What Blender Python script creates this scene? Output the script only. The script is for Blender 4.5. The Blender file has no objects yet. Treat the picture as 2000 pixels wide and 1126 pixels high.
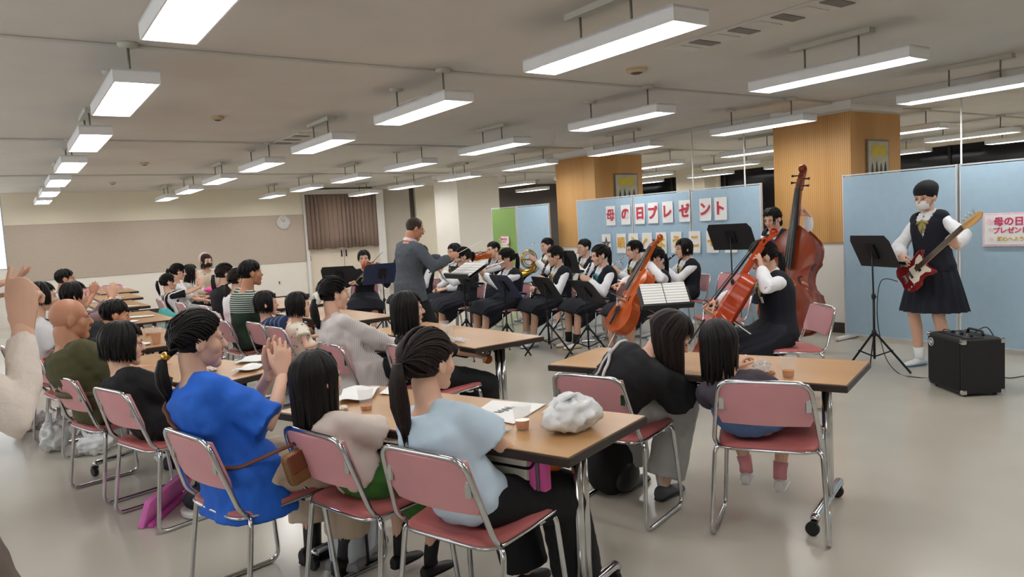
import bpy, math, random
import numpy as np
from mathutils import Vector, Matrix, noise
from mathutils.bvhtree import BVHTree
SC = bpy.context.scene
COL = SC.collection
RND = random.Random(7)
PI = math.pi
# ------------------------------------------------------------------ camera
CAM_H = 1.45
def make_camera():
    yaw, pitch, roll, f_px = 0.59579, 0.08252, -0.05583, 1458.2
    cy, sy, cp, sp = math.cos(yaw), math.sin(yaw), math.cos(pitch), math.sin(pitch)
    f = Vector((sy*cp, cy*cp, -sp)); r = Vector((cy, -sy, 0)); u = r.cross(f)
    cr, sr = math.cos(roll), math.sin(roll)
    r2 = r*cr + u*sr; u2 = u*cr - r*sr
    cam = bpy.data.cameras.new('camera'); o = bpy.data.objects.new('camera', cam)
    COL.objects.link(o)
    M = Matrix((r2, u2, -f)).transposed().to_4x4(); M.translation = (0, 0, CAM_H)
    o.matrix_world = M
    cam.sensor_fit = 'HORIZONTAL'; cam.sensor_width = 36.0; cam.lens = f_px/2000*36.0
    cam.clip_start = 0.05; cam.clip_end = 200
    SC.camera = o
make_camera()
# ------------------------------------------------------------------ world and exposure
W = bpy.data.worlds.new('daylight'); SC.world = W; W.use_nodes = True
W.node_tree.nodes['Background'].inputs[0].default_value = (0.93, 0.97, 1.0, 1)
W.node_tree.nodes['Background'].inputs[1].default_value = 1.6
SC.view_settings.view_transform = 'Standard'; SC.view_settings.look = 'None'
SC.view_settings.gamma = 1.0; SC.view_settings.use_curve_mapping = False
SC.view_settings.exposure = 0.5
LAMP_POWER = 20.0
# ------------------------------------------------------------------ materials
MATS = {}
def srgb(c):
    return tuple((v/255/12.92 if v/255 <= .04045 else ((v/255+.055)/1.055)**2.4) for v in c)
def pm(name, col, rough=.5, metal=0., var=.08, scale=12., bump=0., bscale=60., stretch=(1,1,1), spec=.5, trans=0., ior=1.45, emit=0., coat=0., alpha=1., lin=False, space='Object', sheen=0.):
    """principled material; colour given as sRGB 0-255, with a little noise variation and relief"""
    if name in MATS: return MATS[name]
    m = bpy.data.materials.new(name); m.use_nodes = True; MATS[name] = m
    nt = m.node_tree; b = nt.nodes['Principled BSDF']
    c = srgb(col)
    b.inputs['Roughness'].default_value = rough; b.inputs['Metallic'].default_value = metal
    b.inputs['Specular IOR Level'].default_value = spec
    b.inputs['Base Color'].default_value = (*c, 1)
    b.inputs['IOR'].default_value = ior
    if trans: b.inputs['Transmission Weight'].default_value = trans
    if coat: b.inputs['Coat Weight'].default_value = coat
    if sheen: b.inputs['Sheen Weight'].default_value = sheen
    if alpha < 1: b.inputs['Alpha'].default_value = alpha
    if emit:
        b.inputs['Emission Color'].default_value = (*c, 1); b.inputs['Emission Strength'].default_value = emit
    if var or bump:
        tc = nt.nodes.new('ShaderNodeTexCoord'); mp = nt.nodes.new('ShaderNodeMapping')
        mp.inputs['Scale'].default_value = stretch
        nt.links.new(tc.outputs[space], mp.inputs['Vector'])
    if var:
        n = nt.nodes.new('ShaderNodeTexNoise'); n.inputs['Scale'].default_value = scale; n.inputs['Detail'].default_value = 4
        nt.links.new(mp.outputs[0], n.inputs['Vector'])
        r = nt.nodes.new('ShaderNodeValToRGB'); r.color_ramp.elements[0].position = .3; r.color_ramp.elements[1].position = .7
        r.color_ramp.elements[0].color = (*[max(0, v*(1-var)) for v in c], 1)
        r.color_ramp.elements[1].color = (*[min(1, v*(1+var)) for v in c], 1)
        nt.links.new(n.outputs['Fac'], r.inputs[0]); nt.links.new(r.outputs[0], b.inputs['Base Color'])
    if bump:
        n2 = nt.nodes.new('ShaderNodeTexNoise'); n2.inputs['Scale'].default_value = bscale; n2.inputs['Detail'].default_value = 3
        nt.links.new(mp.outputs[0], n2.inputs['Vector'])
        bp = nt.nodes.new('ShaderNodeBump'); bp.inputs['Strength'].default_value = bump; bp.inputs['Distance'].default_value = .01
        nt.links.new(n2.outputs['Fac'], bp.inputs['Height']); nt.links.new(bp.outputs[0], b.inputs['Normal'])
    return m
def stripes(name, col, col2, axis, freq, duty=.5, rough=.8, bump=0., spec=.3, space='Object'):
    """striped cloth / ribbed wood"""
    if name in MATS: return MATS[name]
    m = pm(name, col, rough, var=0, spec=spec); nt = m.node_tree; b = nt.nodes['Principled BSDF']
    tc = nt.nodes.new('ShaderNodeTexCoord'); sx = nt.nodes.new('ShaderNodeSeparateXYZ')
    nt.links.new(tc.outputs[space], sx.inputs[0])
    mu = nt.nodes.new('ShaderNodeMath'); mu.operation = 'MULTIPLY'; mu.inputs[1].default_value = freq
    if axis in ('X', 'Y', 'Z'): nt.links.new(sx.outputs[axis], mu.inputs[0])
    else:
        ad = nt.nodes.new('ShaderNodeMath'); ad.operation = 'ADD'
        nt.links.new(sx.outputs['X'], ad.inputs[0]); nt.links.new(sx.outputs['Y'], ad.inputs[1]); nt.links.new(ad.outputs[0], mu.inputs[0])
    fr = nt.nodes.new('ShaderNodeMath'); fr.operation = 'FRACT'; nt.links.new(mu.outputs[0], fr.inputs[0])
    r = nt.nodes.new('ShaderNodeValToRGB'); e = r.color_ramp.elements
    e[0].position = max(0, duty-.08); e[1].position = min(1, duty+.08)
    e[0].color = (*srgb(col), 1); e[1].color = (*srgb(col2), 1)
    nt.links.new(fr.outputs[0], r.inputs[0]); nt.links.new(r.outputs[0], b.inputs['Base Color'])
    if bump:
        bp = nt.nodes.new('ShaderNodeBump'); bp.inputs['Strength'].default_value = bump; bp.inputs['Distance'].default_value = .004
        nt.links.new(r.outputs[0], bp.inputs['Height']); nt.links.new(bp.outputs[0], b.inputs['Normal'])
    return m
def wood(name, c1, c2, rough=.35, scale=3., stretch=(1, 1, .06), ribs=0):
    if name in MATS: return MATS[name]
    m = pm(name, c1, rough, var=0); nt = m.node_tree; b = nt.nodes['Principled BSDF']
    tc = nt.nodes.new('ShaderNodeTexCoord'); mp = nt.nodes.new('ShaderNodeMapping'); mp.inputs['Scale'].default_value = stretch
    nt.links.new(tc.outputs['Object'], mp.inputs['Vector'])
    n = nt.nodes.new('ShaderNodeTexNoise'); n.inputs['Scale'].default_value = scale; n.inputs['Detail'].default_value = 8; n.inputs['Distortion'].default_value = .6
    nt.links.new(mp.outputs[0], n.inputs['Vector'])
    r = nt.nodes.new('ShaderNodeValToRGB'); e = r.color_ramp.elements; e[0].position = .3; e[1].position = .72
    e[0].color = (*srgb(c1), 1); e[1].color = (*srgb(c2), 1)
    nt.links.new(n.outputs['Fac'], r.inputs[0]); last = r.outputs[0]
    if ribs:
        sx = nt.nodes.new('ShaderNodeSeparateXYZ'); nt.links.new(tc.outputs['Object'], sx.inputs[0])
        ad = nt.nodes.new('ShaderNodeMath'); ad.operation = 'ADD'; nt.links.new(sx.outputs['X'], ad.inputs[0]); nt.links.new(sx.outputs['Y'], ad.inputs[1])
        mu = nt.nodes.new('ShaderNodeMath'); mu.operation = 'MULTIPLY'; mu.inputs[1].default_value = ribs; nt.links.new(ad.outputs[0], mu.inputs[0])
        fr = nt.nodes.new('ShaderNodeMath'); fr.operation = 'FRACT'; nt.links.new(mu.outputs[0], fr.inputs[0])
        rr = nt.nodes.new('ShaderNodeValToRGB'); ee = rr.color_ramp.elements; ee[0].position = .12; ee[1].position = .25
        ee[0].color = (.62, .55, .48, 1); ee[1].color = (1, 1, 1, 1); nt.links.new(fr.outputs[0], rr.inputs[0])
        mx = nt.nodes.new('ShaderNodeMixRGB'); mx.blend_type = 'MULTIPLY'; mx.inputs[0].default_value = 1
        nt.links.new(last, mx.inputs[1]); nt.links.new(rr.outputs[0], mx.inputs[2]); last = mx.outputs[0]
        bp = nt.nodes.new('ShaderNodeBump'); bp.inputs['Strength'].default_value = .4; bp.inputs['Distance'].default_value = .004
        nt.links.new(rr.outputs[0], bp.inputs['Height']); nt.links.new(bp.outputs[0], b.inputs['Normal'])
    nt.links.new(last, b.inputs['Base Color'])
    return m
# ------------------------------------------------------------------ mesh builder
def V3(p): return np.array(p, float)
def cross3(a, b): return np.array((a[1]*b[2]-a[2]*b[1], a[2]*b[0]-a[0]*b[2], a[0]*b[1]-a[1]*b[0]))
def nrm(v):
    v = np.asarray(v, float); l = np.linalg.norm(v); return v/l if l > 1e-9 else v
class MB:
    def __init__(s): s.v = []; s.f = []; s.m = []
    def add(s, verts, faces, m=0):
        o = len(s.v); s.v.extend([tuple(map(float, p)) for p in verts])
        s.f.extend([tuple(i+o for i in fc) for fc in faces]); s.m.extend([m]*len(faces)); return s
    def box(s, c, d, R=None, m=0):
        c = V3(c); d = V3(d)/2
        P = np.array([(x, y, z) for z in (-1, 1) for y in (-1, 1) for x in (-1, 1)])*d
        if R is not None: P = P @ np.array(R).T
        return s.add(P+c, [(0, 2, 3, 1), (4, 5, 7, 6), (0, 1, 5, 4), (2, 6, 7, 3), (0, 4, 6, 2), (1, 3, 7, 5)], m)
    def bar(s, a, b, w, h, up=(0, 0, 1), m=0):
        """rectangular bar between two points"""
        a = V3(a); b = V3(b); t = nrm(b-a); x = nrm(np.cross(t, up)); y = np.cross(x, t)
        return s.box((a+b)/2, (w, np.linalg.norm(b-a), h), np.stack([x, t, y], 1), m)
    def tube(s, pts, r, n=8, m=0, up=None, cap=True, flat=1.0, closed=False, rnd=False):
        """r: radius or list of radii or list of (rx, ry)"""
        P = [V3(p) for p in pts]; N = len(P)
        if np.isscalar(r): r = [r]*N
        R = [(q, q*flat) if np.isscalar(q) else q for q in r]
        if rnd:   # rounded ends
            for end in (0, -1):
                d = nrm(P[end]-P[1 if end == 0 else -2]); rr = R[end]
                add = [(.5, .86), (.85, .5), (.99, .12)]
                new = [(P[end]+d*max(rr)*k, (rr[0]*q, rr[1]*q)) for k, q in add]
                if end == 0: P = [p for p, _ in reversed(new)]+P; R = [q for _, q in reversed(new)]+R
                else: P = P+[p for p, _ in new]; R = R+[q for _, q in new]
            N = len(P)
        T = []
        for i in range(N):
            if closed: t = P[(i+1) % N]-P[i-1]
            else: t = P[min(i+1, N-1)]-P[max(i-1, 0)]
            T.append(nrm(t))
        u = V3(up) if up is not None else (V3((0, 0, 1)) if abs(T[0][2]) < .9 else V3((0, 1, 0)))
        rings = []; x = nrm(cross3(T[0], u))
        for i in range(N):
            if up is not None:
                xx = cross3(T[i], u); 
                if np.linalg.norm(xx) > .05: x = nrm(xx)
            x = nrm(x-T[i]*np.dot(x, T[i])); y = cross3(x, T[i])
            rings.append([P[i]+x*R[i][0]*math.cos(2*PI*k/n)+y*R[i][1]*math.sin(2*PI*k/n) for k in range(n)])
        return s.loft(rings, m, cap, closed)
    def loft(s, rings, m=0, cap=True, closed=False):
        n = len(rings[0]); N = len(rings); vs = [p for r in rings for p in r]; fs = []
        for i in range(N if closed else N-1):
            j = (i+1) % N
            for k in range(n):
                k2 = (k+1) % n; fs.append((i*n+k, i*n+k2, j*n+k2, j*n+k))
        if cap and not closed: fs.append(tuple(range(n))[::-1]); fs.append(tuple((N-1)*n+k for k in range(n)))
        return s.add(vs, fs, m)
    def lathe(s, prof, c=(0, 0, 0), n=20, m=0, axis=None, cap=True):
        """prof list of (radius, height)"""
        c = V3(c); rings = []
        for r, h in prof: rings.append([V3((r*math.cos(2*PI*k/n), r*math.sin(2*PI*k/n), h)) for k in range(n)])
        if axis is not None:
            z = nrm(axis); x = nrm(np.cross(z, (0, 1, 0) if abs(z[1]) < .9 else (1, 0, 0))); y = np.cross(z, x); M = np.stack([x, y, z], 1)
            rings = [[M @ p for p in r] for r in rings]
        return s.loft([[p+c for p in r] for r in rings], m, cap)
    def ball(s, c, r, n=12, k=8, R=None, m=0):
        c = V3(c); r = V3((r, r, r)) if np.isscalar(r) else V3(r); rings = []
        for i in range(1, k):
            a = PI*i/k-PI/2
            rings.append([V3((math.cos(a)*math.cos(2*PI*j/n), math.cos(a)*math.sin(2*PI*j/n), math.sin(a)))*r for j in range(n)])
        P = [p for q in rings for p in q]+[V3((0, 0, -r[2])), V3((0, 0, r[2]))]
        if R is not None: P = [np.array(R) @ p for p in P]
        fs = []
        for i in range(k-2):
            for j in range(n): fs.append((i*n+j, i*n+(j+1) % n, (i+1)*n+(j+1) % n, (i+1)*n+j))
        b = (k-1)*n
        for j in range(n):
            fs.append((b, (j+1) % n, j)); fs.append((b+1, (k-2)*n+j, (k-2)*n+(j+1) % n))
        return s.add([p+c for p in P], fs, m)
    def prism(s, poly, z0, z1, M=None, m=0):
        """poly in xy extruded along z, optional 4x4 matrix"""
        n = len(poly); P = [V3((x, y, z0)) for x, y in poly]+[V3((x, y, z1)) for x, y in poly]
        if M is not None: P = [np.array(Matrix(M) @ Vector(p)) for p in P]
        fs = [tuple(range(n))[::-1], tuple(range(n, 2*n))]+[(k, (k+1) % n, n+(k+1) % n, n+k) for k in range(n)]
        return s.add(P, fs, m)
    def merge(s, o, M=None, m=None):
        P = np.array(o.v)
        if M is not None:
            A = np.array(M); P = P @ A[:3, :3].T + A[:3, 3]
        off = len(s.v); s.v.extend(map(tuple, P)); s.f.extend([tuple(i+off for i in fc) for fc in o.f])
        s.m.extend(o.m if m is None else [m]*len(o.f)); return s
    def mesh(s, name, mats, smooth=False):
        me = bpy.data.meshes.new(name); me.from_pydata(s.v, [], s.f)
        if not isinstance(mats, (list, tuple)): mats = [mats]
        for q in mats: me.materials.append(q)
        if len(mats) > 1: me.polygons.foreach_set('material_index', s.m)
        if smooth is True: me.polygons.foreach_set('use_smooth', [True]*len(me.polygons))
        elif smooth:   # smooth only by angle
            me.polygons.foreach_set('use_smooth', [True]*len(me.polygons)); me.set_sharp_from_angle(angle=math.radians(smooth))
        me.update(); return me
    def build(s, name, mats, parent=None, smooth=False, bevel=0, loc=None):
        o = bpy.data.objects.new(name, s.mesh(name, mats, smooth)); COL.objects.link(o)
        if parent is not None: o.parent = parent
        if loc is not None: o.location = loc
        if bevel:
            b = o.modifiers.new('bevel', 'BEVEL'); b.width = bevel; b.segments = 2; b.limit_method = 'ANGLE'; b.angle_limit = .7
        return o
def tag(o, label=None, cat=None, group=None, kind=None):
    if label: o['label'] = label
    if cat: o['category'] = cat
    if group: o['group'] = group
    if kind: o['kind'] = kind
    return o
def empty(name, loc=(0, 0, 0), rz=0., label=None, cat=None, group=None):
    o = bpy.data.objects.new(name, None); COL.objects.link(o); o.location = loc; o.rotation_euler = (0, 0, rz)
    o.empty_display_size = .1
    return tag(o, label, cat, group)
def part(name, mesh, parent, loc=None, rot=None, label=None):
    o = bpy.data.objects.new(name, mesh); COL.objects.link(o); o.parent = parent
    if loc is not None: o.location = loc
    if rot is not None: o.rotation_euler = rot
    if label: o['label'] = label
    return o
def copy_tree(o, parent=None):
    c = o.copy(); COL.objects.link(c); c.parent = parent
    for ch in o.children: copy_tree(ch, c)
    return c
def place(proto, used, loc, rz, label, group=None):
    o = proto if not used else copy_tree(proto)
    used.append(o); o.location = loc; o.rotation_euler = (0, 0, rz); o['label'] = label
    if group: o['group'] = group
    return o
def RZ(a): return Matrix.Rotation(a, 4, 'Z')
# ------------------------------------------------------------------ base materials
CHROME = pm('chrome', (205, 207, 210), .12, 1., var=.03)
BLACKM = pm('black_metal', (26, 27, 30), .35, .3, var=.1)
WHITEP = pm('white_paint', (232, 230, 226), .45, var=.02)
PAPER = pm('paper', (240, 240, 238), .7, var=.02)
BLACKPL = pm('black_plastic', (22, 22, 24), .45, var=.1)
CEIL_Z = 2.665
def structure():
    ceilm = pm('ceiling_paint', (206, 203, 197), .9, var=.03, scale=2, bump=.12, bscale=160)
    cream = pm('cream_wall_paint', (228, 220, 200), .85, var=.02, scale=2)
    band = pm('beige_pinboard_cloth', (186, 172, 158), .95, var=.03, scale=30, bump=.1, bscale=300)
    lower = pm('white_wall_paint', (236, 231, 222), .8, var=.02, scale=2)
    grey = pm('grey_wall_paint', (190, 183, 172), .85, var=.03, scale=2)
    dark = pm('dark_grey_wall', (92, 86, 82), .85, var=.05, scale=2)
    base = pm('dark_baseboard', (58, 48, 42), .6, var=.1)
    # floor: vinyl with soft mottling and a waxed gloss
    fm = pm('vinyl_floor', (184, 178, 166), .22, var=.05, scale=1.2, spec=.55)
    nt = fm.node_tree; b = nt.nodes['Principled BSDF']
    tc = nt.nodes.new('ShaderNodeTexCoord'); n = nt.nodes.new('ShaderNodeTexNoise'); n.inputs['Scale'].default_value = 1.6; n.inputs['Detail'].default_value = 6
    nt.links.new(tc.outputs['Object'], n.inputs['Vector'])
    mr = nt.nodes.new('ShaderNodeMapRange'); mr.inputs[3].default_value = .14; mr.inputs[4].default_value = .30
    nt.links.new(n.outputs['Fac'], mr.inputs[0]); nt.links.new(mr.outputs[0], b.inputs['Roughness'])
    X0, X1, Y0, Y1 = -1.9, 15.2, -3.6, 18.0
    def st(name, mb, m, **k): return tag(mb.build(name, m, **k), kind='structure')
    st('floor', MB().box(((X0+X1)/2, (Y0+Y1)/2, -.05), (X1-X0, Y1-Y0+.6, .1)), fm)
    ceil = st('ceiling', MB().box(((X0+X1)/2, (Y0+Y1)/2, CEIL_Z+.05), (X1-X0, Y1-Y0+.6, .1)), ceilm)
    for k, y in enumerate((.62, 5.05, 9.48, 13.91)):
        MB().box(((X0+8.02)/2, y+.32, CEIL_Z-.012), (8.02-X0, .64, .024)).build('ceiling_beam', ceilm, ceil, bevel=.006)
        MB().box(((9.05+X1)/2, y+.32, CEIL_Z-.012), (X1-9.05, .64, .024)).build('ceiling_beam', ceilm, ceil, bevel=.006)
    MB().box((8.53, (Y0+Y1)/2, CEIL_Z-.03), (1.05, Y1-Y0, .06)).build('ceiling_beam', ceilm, ceil, bevel=.006)
    # far wall: cream above, pinboard band, white below, with a window at its left end
    wl = tag(empty('wall_far'), kind='structure')
    WX0, WX1, WZ0, WZ1 = -1.5, .09, 1.15, 2.62
    def pc(name, x0, x1, z0, z1, m, y=Y1, t=.12, **k): return MB().box(((x0+x1)/2, y+t/2, (z0+z1)/2), (x1-x0, t, z1-z0)).build(name, m, wl, **k)
    pc('wall_upper', WX1, 6.16, 2.03, CEIL_Z, cream); pc('wall_lower', WX1, 6.16, 0, .885, lower)
    pc('wall_upper', X0, WX0, 2.03, CEIL_Z, cream); pc('wall_lower', X0, WX1, 0, .885, lower)
    pc('wall_upper', WX0, WX1, WZ1, CEIL_Z, cream); pc('wall_lower', X0, WX1, .885, WZ0, lower); pc('wall_upper', X0, WX0, WZ0, 2.03, cream)
    pc('pinboard_band', WX1, 6.16, .885, 2.03, band, y=Y1-.02, t=.14, bevel=.008)
    pc('baseboard_strip', WX1, 6.16, 0, .09, base, y=Y1-.015, t=.02)
    pc('wall_panel', 8.3, 9.07, 0, CEIL_Z, grey); pc('wall_panel', 9.07, 9.25, 0, CEIL_Z, dark, y=Y1+.1)  # narrow set-back dark panel: darkness of a doorway gap put in as colour
    pc('wall_panel', 9.25, 11.6, 0, CEIL_Z, cream); pc('wall_panel', 11.6, X1, 0, CEIL_Z, dark)
    pc('wall_panel', 6.16, 8.3, 0, CEIL_Z, lower, y=Y1+.12)
    # sliding double door under the curtain
    d = tag(empty('door_1'), kind='structure')
    dm = pm('door_cream', (226, 214, 196), .6, var=.02); fr = WHITEP
    MB().box((6.2, Y1-.01, 1.3), (.07, .12, 2.6)).build('door_post', fr, d); MB().box((8.17, Y1-.03, 1.3), (.2, .16, 2.6)).build('door_post', fr, d)
    MB().box((7.19, Y1, 2.57), (1.98, .12, .1)).build('door_header', fr, d)
    for x in (6.68, 7.62): MB().box((x, Y1+.05, 1.25), (.93, .05, 2.5)).build('door_leaf', dm, d, bevel=.006)
    for x in (7.08, 7.2): MB().box((x, Y1+.0, 1.02), (.03, .03, .17)).build('door_pull', BLACKM, d, bevel=.005)
    MB().box((6.27, Y1+.02, .95), (.03, .02, .12)).build('door_pull', CHROME, d)
    # window in the far wall
    w = tag(empty('window_1'), kind='structure'); al = pm('window_aluminium', (190, 192, 194), .35, .6, var=.03)
    for x in (WX0, -.7, WX1): MB().box((x, Y1+.05, (WZ0+WZ1)/2), (.05, .06, WZ1-WZ0)).build('window_frame', al, w)
    for z in (WZ0, WZ1): MB().box(((WX0+WX1)/2, Y1+.05, z), (WX1-WX0, .06, .05)).build('window_frame', al, w)
    # left wall: low wall, lintel and a run of windows letting daylight in
    lw = tag(empty('wall_left'), kind='structure'); zb, zt = .95, 2.35
    MB().box((X0-.06, (Y0+Y1)/2, zb/2), (.12, Y1-Y0, zb)).build('wall_lower', lower, lw)
    MB().box((X0-.06, (Y0+Y1)/2, (zt+CEIL_Z)/2), (.12, Y1-Y0, CEIL_Z-zt)).build('wall_upper', cream, lw)
    for k in range(6):
        MB().box((X0-.06, Y0+.5+k*4.1, (zb+zt)/2), (.12, 1.0, zt-zb)).build('wall_pier', cream, lw)
    w2 = tag(empty('window_2'), kind='structure')
    for k in range(11):
        y = Y0+1.0+k*2.05
        if k % 2 == 0: y -= 0
        MB().box((X0-.06, y+.5, (zb+zt)/2), (.04, .05, zt-zb)).build('window_frame', al, w2)
    st('wall_back', MB().box(((X0+X1)/2, Y0-.06, CEIL_Z/2), (X1-X0, .12, CEIL_Z)), cream)
    # right wall with dark glazing
    rw = tag(empty('wall_right'), kind='structure')
    MB().box((X1+.06, (Y0+Y1)/2, .45), (.12, Y1-Y0, .9)).build('wall_lower', lower, rw)
    MB().box((X1+.06, (Y0+Y1)/2, 2.6), (.12, Y1-Y0, .13)).build('wall_upper', cream, rw)
    for y in (13.2, 3.0): MB().box((X1+.05, y, CEIL_Z/2), (.16, .9, CEIL_Z)).build('wall_pier', cream, rw)
    MB().box((X1-.15, 13.35, CEIL_Z/2), (.6, .95, CEIL_Z)).build('wall_pier', cream, rw)
    gl = pm('dark_glass', (12, 13, 18), .12, var=.1, spec=.5); w3 = tag(empty('window_3'), kind='structure')
    for k in range(12):
        y0 = Y0+k*1.8
        MB().box((X1+.04, y0+.9, 1.72), (.03, 1.76, 1.64)).build('window_pane', gl, w3)
        MB().box((X1+.02, y0, 1.72), (.05, .05, 1.64)).build('window_frame', pm('dark_frame', (40, 38, 38), .5), w3)
    # pillars
    wm = wood('ribbed_pillar_wood', (200, 148, 84), (222, 174, 112), .45, 3.2, (1, 1, .08), ribs=38)
    for k, y in enumerate((.45, 4.85, 9.25, 13.65)):
        c = tag(empty('pillar', (8.53, y+.51, 0)), kind='structure')
        MB().box((0, 0, 1.3), (1.02, .98, 2.6)).build('pillar_core', lower, c)
        MB().box((0, 0, 2.61), (1.10, 1.06, .11)).build('pillar_cap', WHITEP, c, bevel=.01)
        if k == 3: MB().box((0, 0, 1.27), (1.05, 1.01, 2.54)).build('pillar_facing', lower, c, bevel=.004)
        else:
            MB().box((0, 0, 1.79), (1.06, 1.02, 1.48)).build('pillar_facing', wm, c, bevel=.006)
            MB().box((0, 0, .06), (1.05, 1.01, .12)).build('pillar_base', base, c)
structure()
# ------------------------------------------------------------------ hanging lamps
LIGHT_X = (.61+.125, 2.755+.125, 4.90+.125, 7.045+.125, 10.0, 12.1, 14.1)
def lamps():
    glow = bpy.data.materials.new('fluorescent_glow'); glow.use_nodes = True; MATS['glow'] = glow
    nt = glow.node_tree; nt.nodes.clear(); out = nt.nodes.new('ShaderNodeOutputMaterial'); em = nt.nodes.new('ShaderNodeEmission')
    em.inputs[0].default_value = (1, .985, .965, 1); em.inputs[1].default_value = LAMP_POWER; nt.links.new(em.outputs[0], out.inputs[0])
    hm = pm('lamp_housing_white', (236, 238, 240), .4, var=.015); pipe = pm('lamp_pipe', (128, 126, 116), .4, .5, var=.05)
    plate = pm('lamp_plate', (196, 195, 184), .6, var=.03)
    L, Wd, Hh = 1.25, .25, .078
    h = MB()   # housing: thin walled trough, open below
    h.box((0, 0, Hh-.006), (Wd, L, .012))
    for s in (-1, 1):
        h.box((s*(Wd/2-.004), 0, Hh/2), (.008, L, Hh)); h.box((0, s*(L/2-.004), Hh/2), (Wd-.016, .008, Hh))
    housing = h.mesh('housing', hm)
    rf = MB()
    for s in (-1, 1):   # slanting reflectors
        rf.add([(s*.118, -L/2+.01, .012), (s*.118, L/2-.01, .012), (s*.055, L/2-.09, .06), (s*.055, -L/2+.09, .06)], [(0, 1, 2, 3)])
        rf.add([(-.118, s*(L/2-.01), .012), (.118, s*(L/2-.01), .012), (.055, s*(L/2-.09), .06), (-.055, s*(L/2-.09), .06)], [(0, 1, 2, 3)])
    reflector = rf.mesh('reflector', hm)
    d = MB(); pts = [(-.055, .055), (-.05, .03), (-.03, .014), (0, .009), (.03, .014), (.05, .03), (.055, .055)]
    d.loft([[V3((x, y, z)) for x, z in pts] for y in (-L/2+.075, L/2-.075)], cap=True)
    diffuser = d.mesh('diffuser', glow, smooth=40)
    def pipes(sp):
        return [MB().tube([(0, s*sp/2, Hh-.005), (0, s*sp/2, CEIL_Z-2.39)], .0075, 8).mesh('pipe', pipe, True) for s in (-1, 1)]
    pA, pB = pipes(.42), pipes(.80)
    pl = MB().box((0, 0, CEIL_Z-2.39-.018), (.075, .62, .036)).mesh('ceiling_plate', plate)
    ro = MB().lathe([(.03, -.03), (.055, -.02), (.062, 0)], (0, 0, CEIL_Z-2.39), 16).mesh('rosette', plate, True)
    ords = ['nearest', 'second', 'third', 'fourth', 'fifth', 'sixth', 'seventh', 'eighth']
    rows = ['leftmost lamp row', 'second lamp row from the left', 'third lamp row from the left', 'fourth lamp row from the left', 'row just behind the wood pillars', 'middle row behind the blue partitions', 'row along the dark windows']
    for j, x in enumerate(LIGHT_X):
        for i in range(-2, 7):
            y = 2.563+2.2364*i+.62
            if j == 3 and i >= 6: pass
            if i < 0 and not (j >= 3): 
                if i == -2: continue
            e = empty('hanging_lamp', (x, y, 2.39), 0, 'white fluorescent lamp hanging in the %s, %s' % (rows[j], (ords[i]+' in view') if 0 <= i else ('just above the camera' if i == -1 else 'behind the camera')), 'lamp', 'hanging fluorescent lamps')
            part('housing', housing, e); part('reflector', reflector, e); part('diffuser', diffuser, e, label='glowing tube cover')
            if i % 2 == 0:
                for q in pA: part('pipe', q, e)
                part('ceiling_plate', pl, e)
            else:
                for k, q in enumerate(pB): part('pipe', q, e)
                for s in (-1, 1): part('rosette', ro, e, (0, s*.4, 0))
lamps()
def ceiling_things():
    vm = pm('vent_white', (205, 202, 195), .5, var=.04); slot = pm('vent_slot', (120, 116, 112), .6)
    def vent(x, y, w, l, label):
        e = empty('ceiling_vent', (x, y, CEIL_Z), 0, label, 'vent', 'ceiling air vents')
        MB().box((0, 0, -.006), (w, l, .012)).build('frame', vm, e, bevel=.003)
        n = max(4, int(l/.16))
        for k in range(n):
            MB().box((0, -l/2+(k+.5)*l/n, -.014), (w*.8, l/n*.55, .008)).build('slat', slot if k % 2 else vm, e)
    vent(4.18, 3.1, .28, 1.5, 'long white air vent in the ceiling beside the biggest lamp')
    vent(3.35, 6.0, .26, 1.3, 'long white air vent behind the second lamp of its row')
    vent(3.05, 9.0, .24, 1.0, 'small air vent in the ceiling further back')
    tan = pm('detector_tan', (196, 176, 146), .6, var=.05); dk = pm('detector_dark', (92, 80, 66), .6)
    for x, y, r, lb in ((4.37, 4.48, .085, 'round tan smoke detector near the big lamps'), (1.84, 7.6, .06, 'small tan ceiling sensor nearest on the left'), (1.82, 11.94, .06, 'small ceiling sensor further back on the left'), (1.8, 15.5, .06, 'tiny ceiling sensor near the far wall'), (8.0, 3.35, .08, 'tan smoke detector at the right edge')):
        z = CEIL_Z-(.06 if x == 8.0 else 0)
        e = empty('smoke_detector', (x, y, z), 0, lb, 'detector', 'ceiling sensors')
        MB().lathe([(r*.75, -.035), (r, -.02), (r, 0)], n=20).build('cover', tan, e, smooth=40)
        MB().lathe([(r*.35, -.045), (r*.6, -.034), (r*.6, -.03)], n=16).build('sensor', dk, e)
ceiling_things()
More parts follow.
